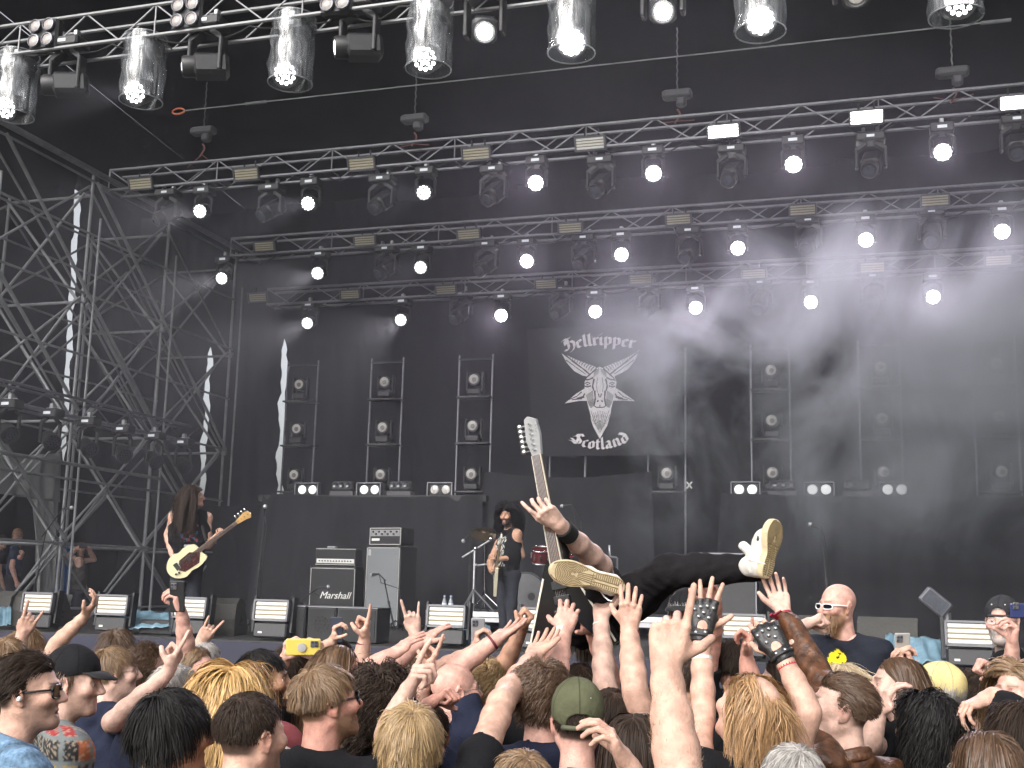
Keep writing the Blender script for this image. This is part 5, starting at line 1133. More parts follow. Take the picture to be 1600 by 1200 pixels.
def make_glasses(t, H, R, kind, sc):
    col = {'sun': (.012, .012, .013), 'wire': (.3, .27, .22), 'white': (.8, .8, .8), 'clear': (.6, .55, .5)}[kind]
    fm = mat('frame_'+kind, col, .3, .6 if kind == 'wire' else 0, var=0); T = lambda p: H+R@(np.asarray(p)*sc); m = MB(); thick = .0030 if kind in ('sun', 'white') else .0014; lw, lh, pw_ = (.029, .021, .55) if kind == 'sun' else ((.031, .014, .7) if kind == 'white' else (.024, .018, .9)); sq = lambda v: math.copysign(abs(v)**pw_, v)
    for q in (-1, 1):
        ring = [T((q*.034+lw*sq(math.cos(a)), .104-.012*(abs(q*.034+lw*math.cos(a))/.06)**2, .0+lh*sq(math.sin(a)))) for a in np.linspace(0, 6.283, 19)]
        m.path(ring, thick, 6); m.path([T((q*.059, .093, .008)), T((q*.074, .05, .008)), T((q*.081, .0, .006)), T((q*.082, -.016, -.006))], thick*1.2, 6)
    m.path([T((-.01, .106, .004)), T((0, .109, .006)), T((.01, .106, .004))], thick, 6)
    o = obj('glasses', m, fm, t, smooth=True, world=True)
    for q in (-1, 1):
        l = MB(); l.add([T((q*.034+lw*.98*sq(math.cos(a)), .1035-.012*(abs(q*.034+lw*math.cos(a))/.06)**2, lh*.98*sq(math.sin(a)))) for a in np.linspace(0, 6.283, 19)[:-1]], [tuple(range(18))])
        obj('lens', l, mat('sun_lens', (.008, .008, .012), .25, var=0, spec=.35) if kind in ('sun', 'white') else mat('clear_lens', (.9, .92, .95), .05, trans=0, alpha=.12, var=0), o)
def make_cap(t, H, R, cap, sc, seed):
    """cap = (colour, 'fwd'|'back', kind)"""
    col, way, kind = cap; s = 1 if way == 'fwd' else -1
    f = SDF(); f.ell(CRC+np.array([0, -.002, .012]), CRR+np.array([.011, .011, .014]), k=.01); f.cut((0, 0, .028), (0, .27, -1) if s > 0 else (0, -.16, -1))
    f.ell(CRC+np.array([0, -.002, .006]), CRR+np.array([.005, .005, .008]), k=.002, sub=True)
    if s < 0 or kind == 'strap': f.ell((0, (.105 if s < 0 else -.118), (.04 if s < 0 else .008)), (.043, .045, .036), k=.004, sub=True)
    if s < 0: f.p[-1] = (*f.p[-1][:5], .006, -1)
    V, F = f.mesh(.0036, disp=lambda X, Y, Z: .0006*np.sin(X*160)*np.sin(Z*90)+.0009*np.sin(Y*60+X*40)); seam = np.ones(len(V))
    for a in range(6):
        th = a*math.pi/3+math.pi/6; d = np.abs(-math.sin(th)*V[:, 0]+math.cos(th)*(V[:, 1]+.014)); seam *= 1-.35*np.exp(-(d/.0018)**2)
    a_ = Acc(); a_.add((V*sc)@R.T+H, F, np.array(col)[None]*seam[:, None]); o = a_.build('cap', CLOTHM, t)
    b = MB().ball(H+R@(np.array([0, -.014, .138])*sc), (.008, .008, .005), 6); obj('cap_button', b, mat('cap_btn_%d' % seed, tuple(np.array(col)*.9), .8, var=0), o, smooth=True)
    if kind != 'beanie':
        n = 15; Pt = []
        for i in range(n):
            a = -1.05+2.1*i/(n-1); base = np.array([.082*math.sin(a), s*(-.012+s*.0)+s*(.098*math.cos(a)+.004), .036+.014*math.cos(a)]); tip = base+np.array([.004*math.sin(a), s*.075*math.cos(a*.85)**.6, -.028*math.cos(a)+.0]); Pt.append([base, base*.5+tip*.5+np.array([0, 0, .006]), tip])
        Pt = np.array(Pt); mb = MB().grid((Pt*sc)@R.T+H); br_ = obj('brim', mb, mat('cap_brim_%d' % seed, tuple(np.array(col)*.92), .85, var=.1, scale=40), o, smooth=True); md = br_.modifiers.new('s', 'SOLIDIFY'); md.thickness = .004
    if s < 0 or kind == 'strap':
        y_ = 1 if s < 0 else -1
        pts = [H+R@(np.array([.0865*math.sin(a), y_*.110*math.cos(a)-.014, (.026 if y_ > 0 else -.004)+.004*math.cos(a)])*sc) for a in np.linspace(-.66, .66, 9)]
        q = MB().path(pts, .0085*sc, 6); obj('strap', q, mat('cap_strap_%d' % seed, tuple(np.array(col)*.95), .85, var=.1), o, smooth=True)
        for x_ in (-.034, .034): obj('eyelet', MB().ball(H+R@(np.array([x_, y_*.088-.012, .09])*sc), .004, 5), mat('eyelet', (.5, .5, .45), .5), o, smooth=True)
def bracelet(P, axis, r, col, w=.012, name='bracelet', label=None, cat='bracelet', n=1, rough=.6, tie=False):
    """P a point on the wrist's axis"""
    B = basis(axis); m = MB()
    for q in range(n):
        o_ = np.asarray(P)+B[:, 2]*(q-(n-1)/2)*w*.75; m.lathe([(r, -w/2), (r+.0035, -w/2+.001), (r+.0035, w/2-.001), (r, w/2)], o_, B, 20)
    if tie: m.box(np.asarray(P)+B[:, 0]*(r+.02), (.045, .014, .008), B@rotz(.5)).box(np.asarray(P)+B[:, 0]*(r+.012)+B[:, 1]*.015, (.04, .014, .006), B@rotz(-.8))
    return obj(name, m, mat('band_%02d_%02d_%02d' % tuple(int(c*99) for c in col), col, rough, var=.2, scale=80), label=label, category=cat, smooth='auto')
def phone(c, ex, ey, col, label, w=.075, h=.155, screen=None):
    ex = nrm(ex); ey = nrm(np.asarray(ey)-ex*(np.asarray(ey)@ex)); ez = np.cross(ex, ey); R = np.stack([ex, ey, ez], 1)
    t = thing('phone', c, label, 'phone', 'phones held up', R); obj('case', MB().rbox((0, 0, 0), (w, h, .01), b=.004), mat('phone_%02d_%02d_%02d' % tuple(int(x*99) for x in col), col, .35, var=.05), t)
    cm = obj('camera_block', MB().rbox((-w*.2, h*.33, .007), (.03, .036, .006), b=.003), mat('phone_cam', (.1, .1, .11), .3), t)
    for q in ((-.008, .008), (.008, .008), (-.008, -.008)): obj('lens', MB().lathe([(.006, .0), (.005, .003)], (-w*.2+q[0], h*.33+q[1], .0098), n=10), lens_off, cm)
    obj('screen', MB().box((0, 0, -.0055), (w*.92, h*.94, .001)), mat('phone_screen', (.02, .02, .03), .1, emit=(.4, .45, .6), es=.08, var=0), t)
    return t
# ================================================================ THE CROWD
BLK = (.010, .010, .0115); NAVY = (.016, .019, .036); DGREY = (.028, .028, .032)
def A(w, t=None, e=None, pose='relax', z='away', **k):
    d = dict(w=w, pose=pose, z=z, **k)
    if t is not None: d['t'] = t
    if e is not None: d['e'] = e
    return d
def patches(V, C, C7, br, bf):
    u0 = (V-C7)@br; v = V[:, 2]-C7[2]; w = (V-C7)@bf; u = np.arctan2(w, u0)*.17
    iu = np.floor(u/.075+.5).astype(int); iv = np.floor(v/.085).astype(int); fu = u/.075+.5-iu; fv = v/.085-iv
    pal = np.array([(.25, .04, .04), (.03, .03, .03), (.32, .22, .05), (.12, .13, .14), (.30, .10, .05), (.05, .05, .07), (.22, .20, .17)])
    h = (iu*7+iv*13+np.where(w > 0, 3, 0)) % 7; ins = (np.abs(fu-.5) < .42) & (np.abs(fv-.5) < .42) & (v < .035)
    col = pal[h]; n1 = np.sin(V[:, 0]*210+3*np.sin(V[:, 2]*160))*np.sin(V[:, 2]*190+2*np.cos(V[:, 1]*170)); col = np.where((n1 > .45)[:, None], col*.35+np.array([.35, .28, .22])*.65, col)
    C = np.where(ins[:, None], col, C); return np.where(((np.abs(u0) > .17) & (v < -.13))[:, None], np.array(BLK), C)
def emblem(V, C, C7, br, bf):
    u = (V-C7)@br-.02; v = V[:, 2]-C7[2]+.085; w = (V-C7)@bf; ring = (u/.045)**2+(v/.05)**2
    m = (w > .06) & (ring < 1) & ~((np.sin(u*120+2)*np.sin(v*110) > .6)); m |= (w > .06) & (np.abs(v+.075) < .016) & (np.abs(u) < .045) & (np.sin(u*260) > -.3)
    return np.where(m[:, None], np.array([.75, .60, .02]), C)
def graphic(V, C, C7, br, bf):
    u = (V-C7)@br; v = V[:, 2]-C7[2]+.24; w = (V-C7)@bf; n1 = np.sin(u*55+3*np.sin(v*40))+np.sin(v*60+2*np.sin(u*50)); m = (w > .05) & (np.abs(u) < .1) & (np.abs(v) < .11) & (n1 > .1)
    c2 = np.where((np.sin(u*80+v*50) > 0)[:, None], np.array([.25, .05, .06]), np.array([.06, .16, .30])); C = np.where(m[:, None], c2, C); m2 = (w > .05) & (np.abs(u) < .05) & (np.abs(v+.16) < .012); return np.where(m2[:, None], np.array([.6, .6, .6]), C)
def graphic2(V, C, C7, br, bf):
    u = (V-C7)@br; v = V[:, 2]-C7[2]+.28; w = (V-C7)@bf; n1 = np.sin(u*70+4*np.sin(v*38))+np.sin(v*75+3*np.sin(u*45)); m = (w > .04) & (np.abs(u) < .12) & (np.abs(v) < .2) & (n1 > .25); return np.where(m[:, None], np.array([.5, .49, .46]), C)
def denim(V, C, C7, br, bf):
    u = (V-C7)@br; v = V[:, 2]-C7[2]; seam = np.exp(-((np.abs(np.abs(u)-.1))/.004)**2)+np.exp(-((v+.1)/.004)**2); n1 = .85+.25*np.sin(V[:, 0]*40+4*np.sin(V[:, 2]*30))*np.sin(V[:, 2]*37); return C*n1[:, None]*(1-.35*np.clip(seam, 0, 1))[:, None]
short = lambda L=.055, n=2300, **k: dict(length=L, n=n, **{'width': .0034, 'vol': .012, **k})
lng = lambda L=.36, n=3000, **k: dict(length=L, n=n, **{'width': .0045, 'vol': .022, **k})
P_ = person
# --- left group
p1_ = P_('man in pale denim jacket and dark sunglasses at the left edge', (44, 1082, 3.7), 82, 4, skin='fair', hair='sweep', hcol='dark', hairkw=short(.075, 2600, vol=.022, fade=.5), stubble=1, glasses='sun', mouth=.8, shirt=((.15, .24, .35), 'jacket', denim), byaw=55)
obj('earbud', MB().ball(p1_[1]['H']+p1_[1]['R']@np.array([.088, -.004, -.012]), (.007, .009, .009), 6), whitep, p1_[0], smooth=True, world=True)
p2_ = P_('man in black cap and patch-covered battle vest', (116, 1066, 4.4), 88, -4, skin='pale', hair='short', hcol='brown', hairkw=short(.03, 1500), stubble=1, cap=((.014, .014, .016), 'fwd', 'cap'), shirt=((.15, .165, .165), 'tee', patches), byaw=50)
C7, br, bf = p2_[1]['C7'], p2_[1]['br'], p2_[1]['bf']
P_('fair-haired man in wire glasses pointing up over the crowd', (180, 1051, 5.4), 70, 4, skin='pale', hair='short', hcol='light', hairkw=short(.06, fade=.7), glasses='wire', shirt=(NAVY, 'tee'), arms=[A((262, 1052, 4.75), (287, 1008, 4.8), (176, 1128, 4.7), 'point', 'left', side='R')], byaw=40)
P_('curly-haired youth looking up towards the lights', (233, 1037, 6.9), 55, 38, skin='pale', hair='mid', hcol='brown', hairkw=short(.10, 1600, curl=2, vol=.03), shirt=(BLK, 'tee'))
P_('person with thick brown hair seen from behind near the barrier', (184, 1016, 7.0), 15, 10, hair='mid', hcol='brown', hairkw=short(.12, 1700, vol=.035), shirt=(BLK, 'tee'))
P_('light brown-haired person at left stretching an arm over the crowd', (43, 1016, 6.7), 65, 8, skin='fair', hair='mid', hcol='light', hairkw=short(.10, 1700, vol=.025), shirt=(BLK, 'tee'), arms=[A((131, 964, 6.6), (147, 944, 6.6), (88, 1006, 6.6), 'relax', 'left', side='R')])
P_('person with tousled light hair at the left edge making horns', (12, 1034, 5.8), 10, 5, hair='short', hcol='light', hairkw=short(.07, 1700), shirt=(BLK, 'tee'), arms=[A((34, 994, 5.9), (42, 976, 5.9), (24, 1050, 5.9), 'horns', 'away', side='R')])
P_('grey-haired older man with tanned forehead', (275, 1082, 4.9), 55, 6, skin='tan', hair='short', hcol='grey', hairkw=short(.05, 2000), shirt=(NAVY, 'tee'))
a3 = P_('squinting long-haired person holding up a black phone', (305, 1048, 5.8), 105, 6, skin='pink', hair='long', hcol='light', hairkw=lng(.2, 2200), shirt=(BLK, 'tee'), arms=[A((284, 958, 5.75), (277, 928, 5.75), (292, 1020, 5.8), 'grip', 'left', side='L')])
phone(D(277, 932, 5.72), RT, UP, (.02, .02, .022), 'black phone held high on the left')
P_('grey-haired person in front row with raised horns', (322, 1034, 6.9), 20, 8, hair='short', hcol='grey', hairkw=short(.05, 1300), shirt=(DGREY, 'tee'), arms=[A((312, 1003, 6.9), (326, 984, 6.9), (306, 1045, 6.9), 'horns', 'away', side='L')])
P_('black-haired young man with shaggy fringe in profile', (270, 1146, 3.3), 58, 0, skin='olive', hair='fringe', hcol='black', hairkw=short(.105, 3600, vol=.02, width=.0036, grav=.4), shirt=(BLK, 'tee'), byaw=25)
P_('golden-blond long-haired person seen from behind', (364, 1090, 4.3), 8, 8, skin='pale', hair='long', hcol='gold', hairkw=lng(.42, 3600, vol=.03, curl=1.1), shirt=((.5, .45, .4), 'tee'))
P_('man with dark cropped hair and shaved sides seen from behind', (392, 1150, 3.25), 38, 2, skin='fair', hair='short', hcol='dark', hairkw=short(.035, 3200, fade=.2, width=.0026), stubble=1, shirt=((.45, .30, .30), 'tee'))
P_('bearded black-haired man in faded red t-shirt in profile', (411, 1062, 4.7), 80, 2, skin='olive', hair='short', hcol='black', hairkw=short(.05, 2200, fade=.4), stubble=1, beard=.014, shirt=((.33, .09, .10), 'tee'), byaw=30)
a11 = P_('dark-haired person filming with a yellow phone', (457, 1046, 5.6), 35, 4, skin='fair', hair='short', hcol='dark', hairkw=short(.07, 1700), shirt=(BLK, 'tee'), arms=[A((444, 1036, 5.3), (447, 1016, 5.3), None, 'grip', 'right', side='L'), A((506, 1036, 5.3), (501, 1015, 5.3), None, 'grip', 'left', side='R')])
phone(D(474, 1011, 5.22), -UP, RT, (.60, .47, .10), 'yellow phone held sideways in two hands')
yp = [o for o in bpy.data.objects if o.get('label') == 'yellow phone held sideways in two hands'][0]; obj('grip_ring', MB().lathe([(.02, .005), (.02, .012), (.012, .013)], (0, -.005, 0), n=16), mat('grip_grey', (.35, .34, .33), .5), yp, smooth='auto')
P_('long brown-haired person in profile reaching out', (530, 1052, 4.85), 72, 3, skin='pink', hair='long', hcol='mid', hairkw=lng(.42, 3400, vol=.02), shirt=(BLK, 'tee'), arms=[A((610, 1024, 4.9), (655, 990, 5.), (575, 1048, 4.85), 'flat', 'down', side='R'), A((652, 1008, 5.3), (690, 978, 5.4), (612, 1040, 5.2), 'flat', 'down', side='L')])
P_('man in black t-shirt and sunglasses with fair swept hair', (510, 1098, 3.7), 60, 10, skin='red', hair='short', hcol='light', hairkw=short(.07, 3200, fade=.2, width=.003), stubble=1, beard=.006, glasses='sun', shirt=(BLK, 'tee'), byaw=15)
P_('dark curly-haired person raising an open hand', (592, 1100, 4.15), 12, 5, skin='pale', hair='mid', hcol='dark', hairkw=short(.17, 3400, curl=2.6, vol=.045, width=.004), shirt=(BLK, 'tee'), arms=[A((630, 1092, 3.75), (648, 1050, 3.75), (606, 1150, 3.7), 'one', 'right', side='R', hs=1.1)])
P_('fair short-haired person with a crown whorl at the bottom', (640, 1170, 3.25), 0, 0, skin='fair', hair='short', hcol='blond', hairkw=short(.065, 4200, vol=.018, width=.0032), shirt=(BLK, 'tee'), arms=[A((832, 1028, 4.15), (860, 990, 4.3), (783, 1098, 3.65), 'flat', 'up', side='R', fat=1.05)], byaw=10)
P_('bald man with thin-rimmed glasses and a ribbon on his wrist', (712, 1080, 4.9), 65, 5, skin='pink', hair='bald', hcol='grey', stubble=1, glasses='wire', shirt=(NAVY, 'tee'), arms=[A((774, 1001, 5.), (806, 978, 5.1), (703, 1052, 4.95), 'flat', 'up', side='R', fat=1.1)])
bracelet(D(770, 1004, 4.99), D(774, 1001, 5.)-D(703, 1052, 4.95), .031, (.10, .008, .02), .012, label='maroon ribbon tied on the bald man\'s wrist', tie=True)
P_('tousled blond person reaching with a clenched hand', (766, 1076, 5.2), 20, 6, skin='tan', hair='mid', hcol='blond', hairkw=short(.09, 2400, curl=1.6, vol=.03), shirt=(BLK, 'tee'), arms=[A((812, 990, 5.2), (830, 962, 5.2), (782, 1052, 5.2), 'fist', 'left', side='R')])
P_('brown-haired man in navy t-shirt seen from behind', (848, 1092, 3.85), 4, 0, skin='pink', hair='mid', hcol='brown', hairkw=short(.085, 3600, vol=.016, curl=.8), shirt=(NAVY, 'tee'), arms=[A((880, 990, 4.4), (888, 952, 4.45), (868, 1062, 4.25), 'cup', 'away', side='R')], neckfat=1.08)
bracelet(D(879, 992, 4.4), D(880, 990, 4.4)-D(868, 1062, 4.25), .0305, (.55, .55, .52), .013, label='black and white patterned bracelet below the hanging shoe', n=4)
capman = P_('man in olive green baseball cap seen from behind', (902, 1129, 3.62), 0, 2, skin='pink', hair='short', hcol='dark', hairkw=short(.02, 2400, width=.0028), cap=((.085, .088, .052), 'fwd', 'strap'), shirt=((.05, .05, .055), 'tee'))
P_('person whose light brown crown shows at the bottom edge', (815, 1246, 3.0), 0, 0, hair='short', hcol='light', hairkw=short(.05, 2600), shirt=(BLK, 'tee'))
# --- people under the crowd surfer
h1_ = P_('pale-armed person behind the green cap holding up the shoe', (925, 1122, 4.5), 5, 5, skin='pale', hair='short', hcol='mid', hairkw=short(.05, 1200), shirt=(BLK, 'tee'), arms=[A((939, 966, 4.62), (946, 940, 4.72), (944, 1066, 4.5), 'cup', 'up', side='R')])
bracelet(D(939, 975, 4.61), D(939, 966, 4.62)-D(944, 1066, 4.5), .0295, (.75, .73, .7), .006, label='thin white bracelet on the arm under the shoe')
h2_ = P_('person in navy t-shirt reaching up beside the shoe', (955, 1128, 4.15), 5, 4, skin='fair', hair='short', hcol='dark', hairkw=short(.05, 1200), shirt=(NAVY, 'tee'), arms=[A((983, 985, 4.2), (985, 945, 4.2), (992, 1078, 4.1), 'cup', 'away', side='R', fat=1.08)])
bracelet(D(984, 990, 4.2), D(983, 985, 4.2)-D(992, 1078, 4.1), .0325, (.16, .02, .02), .014, label='red and black wristband beside the hanging shoe')
P_('tan-armed person holding the surfer from below with two hands', (905, 1080, 5.0), 0, 5, skin='red', hair='short', hcol='dark', hairkw=short(.05, 1200), shirt=(BLK, 'tee'), arms=[A((868, 972, 4.85), (868, 938, 4.85), (858, 1040, 4.9), 'cup', 'away', side='L'), A((925, 985, 4.85), (903, 955, 4.8), (950, 1045, 4.9), 'open', 'left', side='R')])
P_('dark straight-haired person beside the foreground arm', (990, 1178, 3.45), 8, 0, hair='long', hcol='dark', hairkw=lng(.35, 2600), shirt=(BLK, 'tee'), arms=[A((982, 1196, 3.1), (962, 1160, 3.1), (1000, 1260, 3.1), 'relax', 'left', side='L')])
fg = P_('foreground person thrusting a hairy pointing arm from below the frame', (1120, 1362, 2.25), -5, 0, skin='fair', hair='short', hcol='mid', hairkw=short(.05, 900), shirt=(BLK, 'tee'), arms=[A((1040, 1046, 2.5), (1046, 1000, 2.52), (1062, 1215, 2.35), 'one', 'away', side='L', fat=1.12, hs=1.05)])
gl_ = P_('ginger long-haired man with bald crown wearing studded leather gloves', (1170, 1112, 3.6), -28, 22, 8, skin='fair', hair='crownbald', hcol=(.33, .195, .095), hairkw=lng(.20, 3000, vol=.014, width=.003, curl=.7, clump=.85), shirt=(BLK, 'vest'), arms=[A((1096, 992, 3.85), (1101, 945, 3.88), (1099, 1108, 3.75), 'spread', 'away', side='L', fat=.9), A((1222, 1024, 3.7), (1196, 985, 3.75), (1264, 1112, 3.6), 'relax', 'away', side='R', fat=.9)])
def glove(Wr, Yd, Z, right, pose, label):
    f = SDF(); Y = nrm(Yd); W = Wr+Y*.006; X = np.cross(Y, nrm(Z-Y*(Z@Y))); Zb = np.cross(X, Y); sx = -1 if right else 1
    L_ = lambda x, y, z: W+X*(sx*x)+Y*y+Zb*z
    curls, spread, th = POSE[pose]
    for i in range(4):
        f.cap(L_(KX[i]*.5, .0, 0), L_(KX[i], KY[i]-.002, -.001), .021, .0150, .010); a = math.radians(spread[i]); an = math.radians(curls[i][0]); d = (sx*X*math.sin(a)+Y*math.cos(a))*math.cos(an)-Zb*math.sin(an); f.cyl(L_(KX[i], KY[i], 0), L_(KX[i], KY[i], 0)+d*.026, .0128, .0124, .003)
    f.cap(L_(.012, .018, -.009), L_(.036, .052, -.012), .0205, .0165, .012); f.cyl(L_(0, -.03, 0), L_(0, .012, 0), .034, .036, .006)
    f.ell(L_(0, .018, .02), (.016, .016, .016), k=.003, sub=True)
    V, F = f.mesh(.0036); a = Acc(); a.add(V, F, (.016, .015, .015)); o = a.build('leather_glove', LEATHM, None, world=False, label=label, category='glove')
    for (x, y, z) in ((.03, .084, .017), (.0095, .088, .0175), (-.0115, .083, .0175), (-.031, .073, .016), (.018, .05, .021), (-.015, .05, .021), (.0, .065, .0205), (.012, .0, .034), (-.018, -.004, .032)):
        obj('stud', MB().lathe([(.0065, -.002), (.0055, .003), (.001, .006)], L_(x, y, z), basis(Zb), 10), chrome, o, smooth='auto')
    obj('strap', MB().path([L_(.037*math.cos(q), -.008, .037*math.sin(q)) for q in np.linspace(0, 6.283, 21)], .006, 6), blackp, o, smooth=True)
    return o
for (sd_, S, E, Wr, Yd, Z), nm_, ps in zip(gl_[1]['arms'], ('studded fingerless glove on the upright open hand', 'studded fingerless glove on the lower bent hand'), ('spread', 'relax')):
    glove(Wr, Yd, Z, sd_ == 'R', ps, nm_)
a_ = gl_[1]['arms']
bracelet(a_[0][3]+(a_[0][2]-a_[0][3])*.32, a_[0][3]-a_[0][2], .0305, (.6, .58, .55), .007, label='pale twin bracelet below the upright glove', n=2)
bracelet(a_[1][3]+(a_[1][2]-a_[1][3])*.2, a_[1][3]-a_[1][2], .028, (.35, .02, .03), .011, label='red festival wristband below the lower glove')
P_('grey-haired person whose crown shows at the bottom edge', (1238, 1236, 3.05), 0, 0, hair='short', hcol='grey', hairkw=short(.06, 2600), shirt=(BLK, 'tee'))
lj = P_('brown-haired man in brown leather jacket gripping the raised shoe', (1314, 1108, 3.95), -76, 10, skin='pale', hair='sweep', hcol='brown', hairkw=short(.062, 3400, vol=.016, fade=.35), mouth=1, shirt=((.10, .042, .02), 'jacket', None, 'leather') if False else ((.10, .042, .02), 'jacket', lambda V, C, *a: C*(.8+.25*np.sin(V[:, 2]*75+4*np.sin(V[:, 0]*40)))[:, None], 'leather'), arms=[A((1224, 957, 4.62), (1212, 918, 4.72), (1285, 1072, 4.3), 'cup', 'cam', side='L')], byaw=-35)
aw = lj[1]['arms'][0]; bracelet(aw[3]+(aw[2]-aw[3])*.06, aw[3]-aw[2], .029, (.22, .015, .03), .014, label='red wristband above the leather cuff', tie=True)
P_('laughing long brown-haired person in profile facing left', (1402, 1072, 4.7), -86, 4, skin='pale', hair='long', hcol='brown', hairkw=lng(.34, 3200, vol=.018), mouth=1.4, shirt=(BLK, 'tee'), arms=[A((1372, 1118, 4.4), (1380, 1098, 4.4), (1355, 1165, 4.35), 'relax', 'right', side='L')])
P_('greying man in pale yellow cap looking left', (1464, 1084, 5.0), -72, 6, skin='red', hair='short', hcol='grey', hairkw=short(.05, 1800), stubble=1, cap=((.58, .47, .22), 'fwd', 'cap'), shirt=((.10, .11, .17), 'tee'))
P_('black wavy-haired person seen from behind on the right', (1446, 1140, 4.1), -35, 2, skin='brown', hair='long', hcol='black', hairkw=lng(.24, 3400, curl=1.5, vol=.035), shirt=(BLK, 'jacket'))
P_('dark curly-haired person between the yellow cap and the right edge', (1525, 1090, 5.4), -30, 0, skin='fair', hair='mid', hcol='dark', hairkw=short(.12, 2200, curl=2, vol=.03), shirt=(BLK, 'tee'))
P_('laughing fair long-haired person at the right edge', (1592, 1084, 4.4), -125, 4, skin='pink', hair='long', hcol='light', hairkw=lng(.36, 3200, vol=.03, curl=.8), mouth=1.2, shirt=(BLK, 'tee'), arms=[A((1563, 1046, 4.9), (1538, 1036, 4.9), (1606, 1068, 4.7), 'fist', 'down', side='R')])
P_('person with straight brown hair and glasses at the bottom right', (1540, 1210, 3.2), -18, 0, hair='long', hcol='brown', hairkw=lng(.34, 4200, vol=.022, width=.004), glasses='wire', shirt=(BLK, 'tee'))
P_('dark-haired person in black sleeves at the right edge', (1592, 1158, 3.7), -20, 0, hair='mid', hcol='dark', hairkw=short(.12, 2400, vol=.03), shirt=(BLK, 'jacket'), arms=[A((1550, 1086, 4.), (1522, 1098, 4.), (1585, 1112, 3.9), 'relax', 'down', side='L')])
P_('head-banging person with wild fair hair flying up', (1318, 1078, 5.6), -10, -35, hair='long', hcol='fair', hairkw=lng(.24, 1500, wind=(0.02, 0, 1.3), width=.003, vol=.02, clump=.75), shirt=(BLK, 'tee'))
P_('tan man with cropped hair behind the gloved hand', (1072, 1064, 4.9), 0, 0, skin='tan', hair='short', hcol='dark', hairkw=short(.012, 1800, width=.0026), shirt=(BLK, 'tee'))
P_('dark-haired person under the surfer leg with two raised hands', (1146, 1040, 5.4), 0, 0, skin='red', hair='short', hcol='dark', hairkw=short(.05, 1500), shirt=(BLK, 'tee'), arms=[A((1118, 940, 5.2), (1104, 916, 5.2), (1112, 1000, 5.3), 'one', 'cam', side='L'), A((1166, 1030, 4.9), (1170, 1000, 4.9), (1176, 1075, 4.9), 'one', 'left', side='R')])
P_('dark-haired person raising a fist near the bald security man', (1222, 1066, 5.5), -60, 0, skin='pale', hair='long', hcol='dark', hairkw=lng(.2, 1500), shirt=(BLK, 'tee'), arms=[A((1254, 978, 5.2), (1283, 962, 5.2), (1243, 1046, 5.3), 'fist', 'down', side='R')])
a27 = P_('person holding up a grey phone behind the yellow cap', (1446, 1088, 5.7), -5, 0, hair='short', hcol='dark', hairkw=short(.04, 1200), shirt=(BLK, 'tee'), arms=[A((1398, 1046, 5.6), (1404, 1022, 5.6), None, 'grip', 'right', side='L'), A((1428, 1046, 5.6), (1418, 1024, 5.6), None, 'grip', 'left', side='R')])
phone(D(1410, 1014, 5.62), RT, UP, (.28, .27, .25), 'grey phone with round lenses held up on the right')
# --- raised hands of people hidden in the press
P_('person with a maroon wristband pointing one finger up', (562, 1072, 5.55), 5, 0, skin='fair', hair='short', hcol='dark', hairkw=short(.05, 1200), shirt=(BLK, 'tee'), arms=[A((569, 1002, 5.5), (574, 975, 5.5), (561, 1050, 5.5), 'point', 'left', side='R')])
bracelet(D(568, 1006, 5.5), D(569, 1002, 5.5)-D(561, 1050, 5.5), .0295, (.12, .01, .02), .012, label='maroon band under the pointing finger')
P_('person raising the sign of the horns below the bass cabinet', (640, 1056, 6.0), 5, 0, skin='pale', hair='short', hcol='brown', hairkw=short(.05, 1200), shirt=(BLK, 'tee'), arms=[A((648, 990, 6.), (644, 966, 6.), (655, 1038, 6.), 'horns', 'away', side='R')])
P_('person pointing up in front of the floor strobe', (655, 1098, 5.0), 5, 0, skin='fair', hair='short', hcol='brown', hairkw=short(.05, 1200), shirt=(BLK, 'tee'), arms=[A((668, 1052, 4.9), (680, 1022, 4.9), (650, 1090, 4.9), 'point', 'left', side='R')])
P_('person holding a clenched pink hand before the bald man', (668, 1150, 4.4), 5, 0, skin='red', hair='short', hcol='dark', hairkw=short(.05, 1200), shirt=(NAVY, 'tee'), arms=[A((668, 1102, 4.3), (696, 1082, 4.3), (640, 1142, 4.3), 'fist', 'down', side='R')])
a12 = P_('person filming the stage with an upright dark phone', (530, 1030, 7.1), 5, 0, hair='short', hcol='dark', hairkw=short(.05, 1200), shirt=(BLK, 'tee'), arms=[A((520, 1004, 7.), (522, 990, 7.), None, 'grip', 'right', side='L')])
phone(D(526, 984, 7.), -RT, UP, (.03, .03, .035), 'dark upright phone filming below the guitar amplifier')
a13 = P_('person holding a grey phone in front of the drum riser', (742, 1042, 6.4), 5, 0, hair='short', hcol='brown', hairkw=short(.05, 1200), shirt=(BLK, 'tee'), arms=[A((742, 1016, 6.3), (744, 1000, 6.3), None, 'grip', 'right', side='L')])
phone(D(747, 988, 6.3), RT, UP, (.22, .22, .23), 'grey phone held in front of the drum riser')
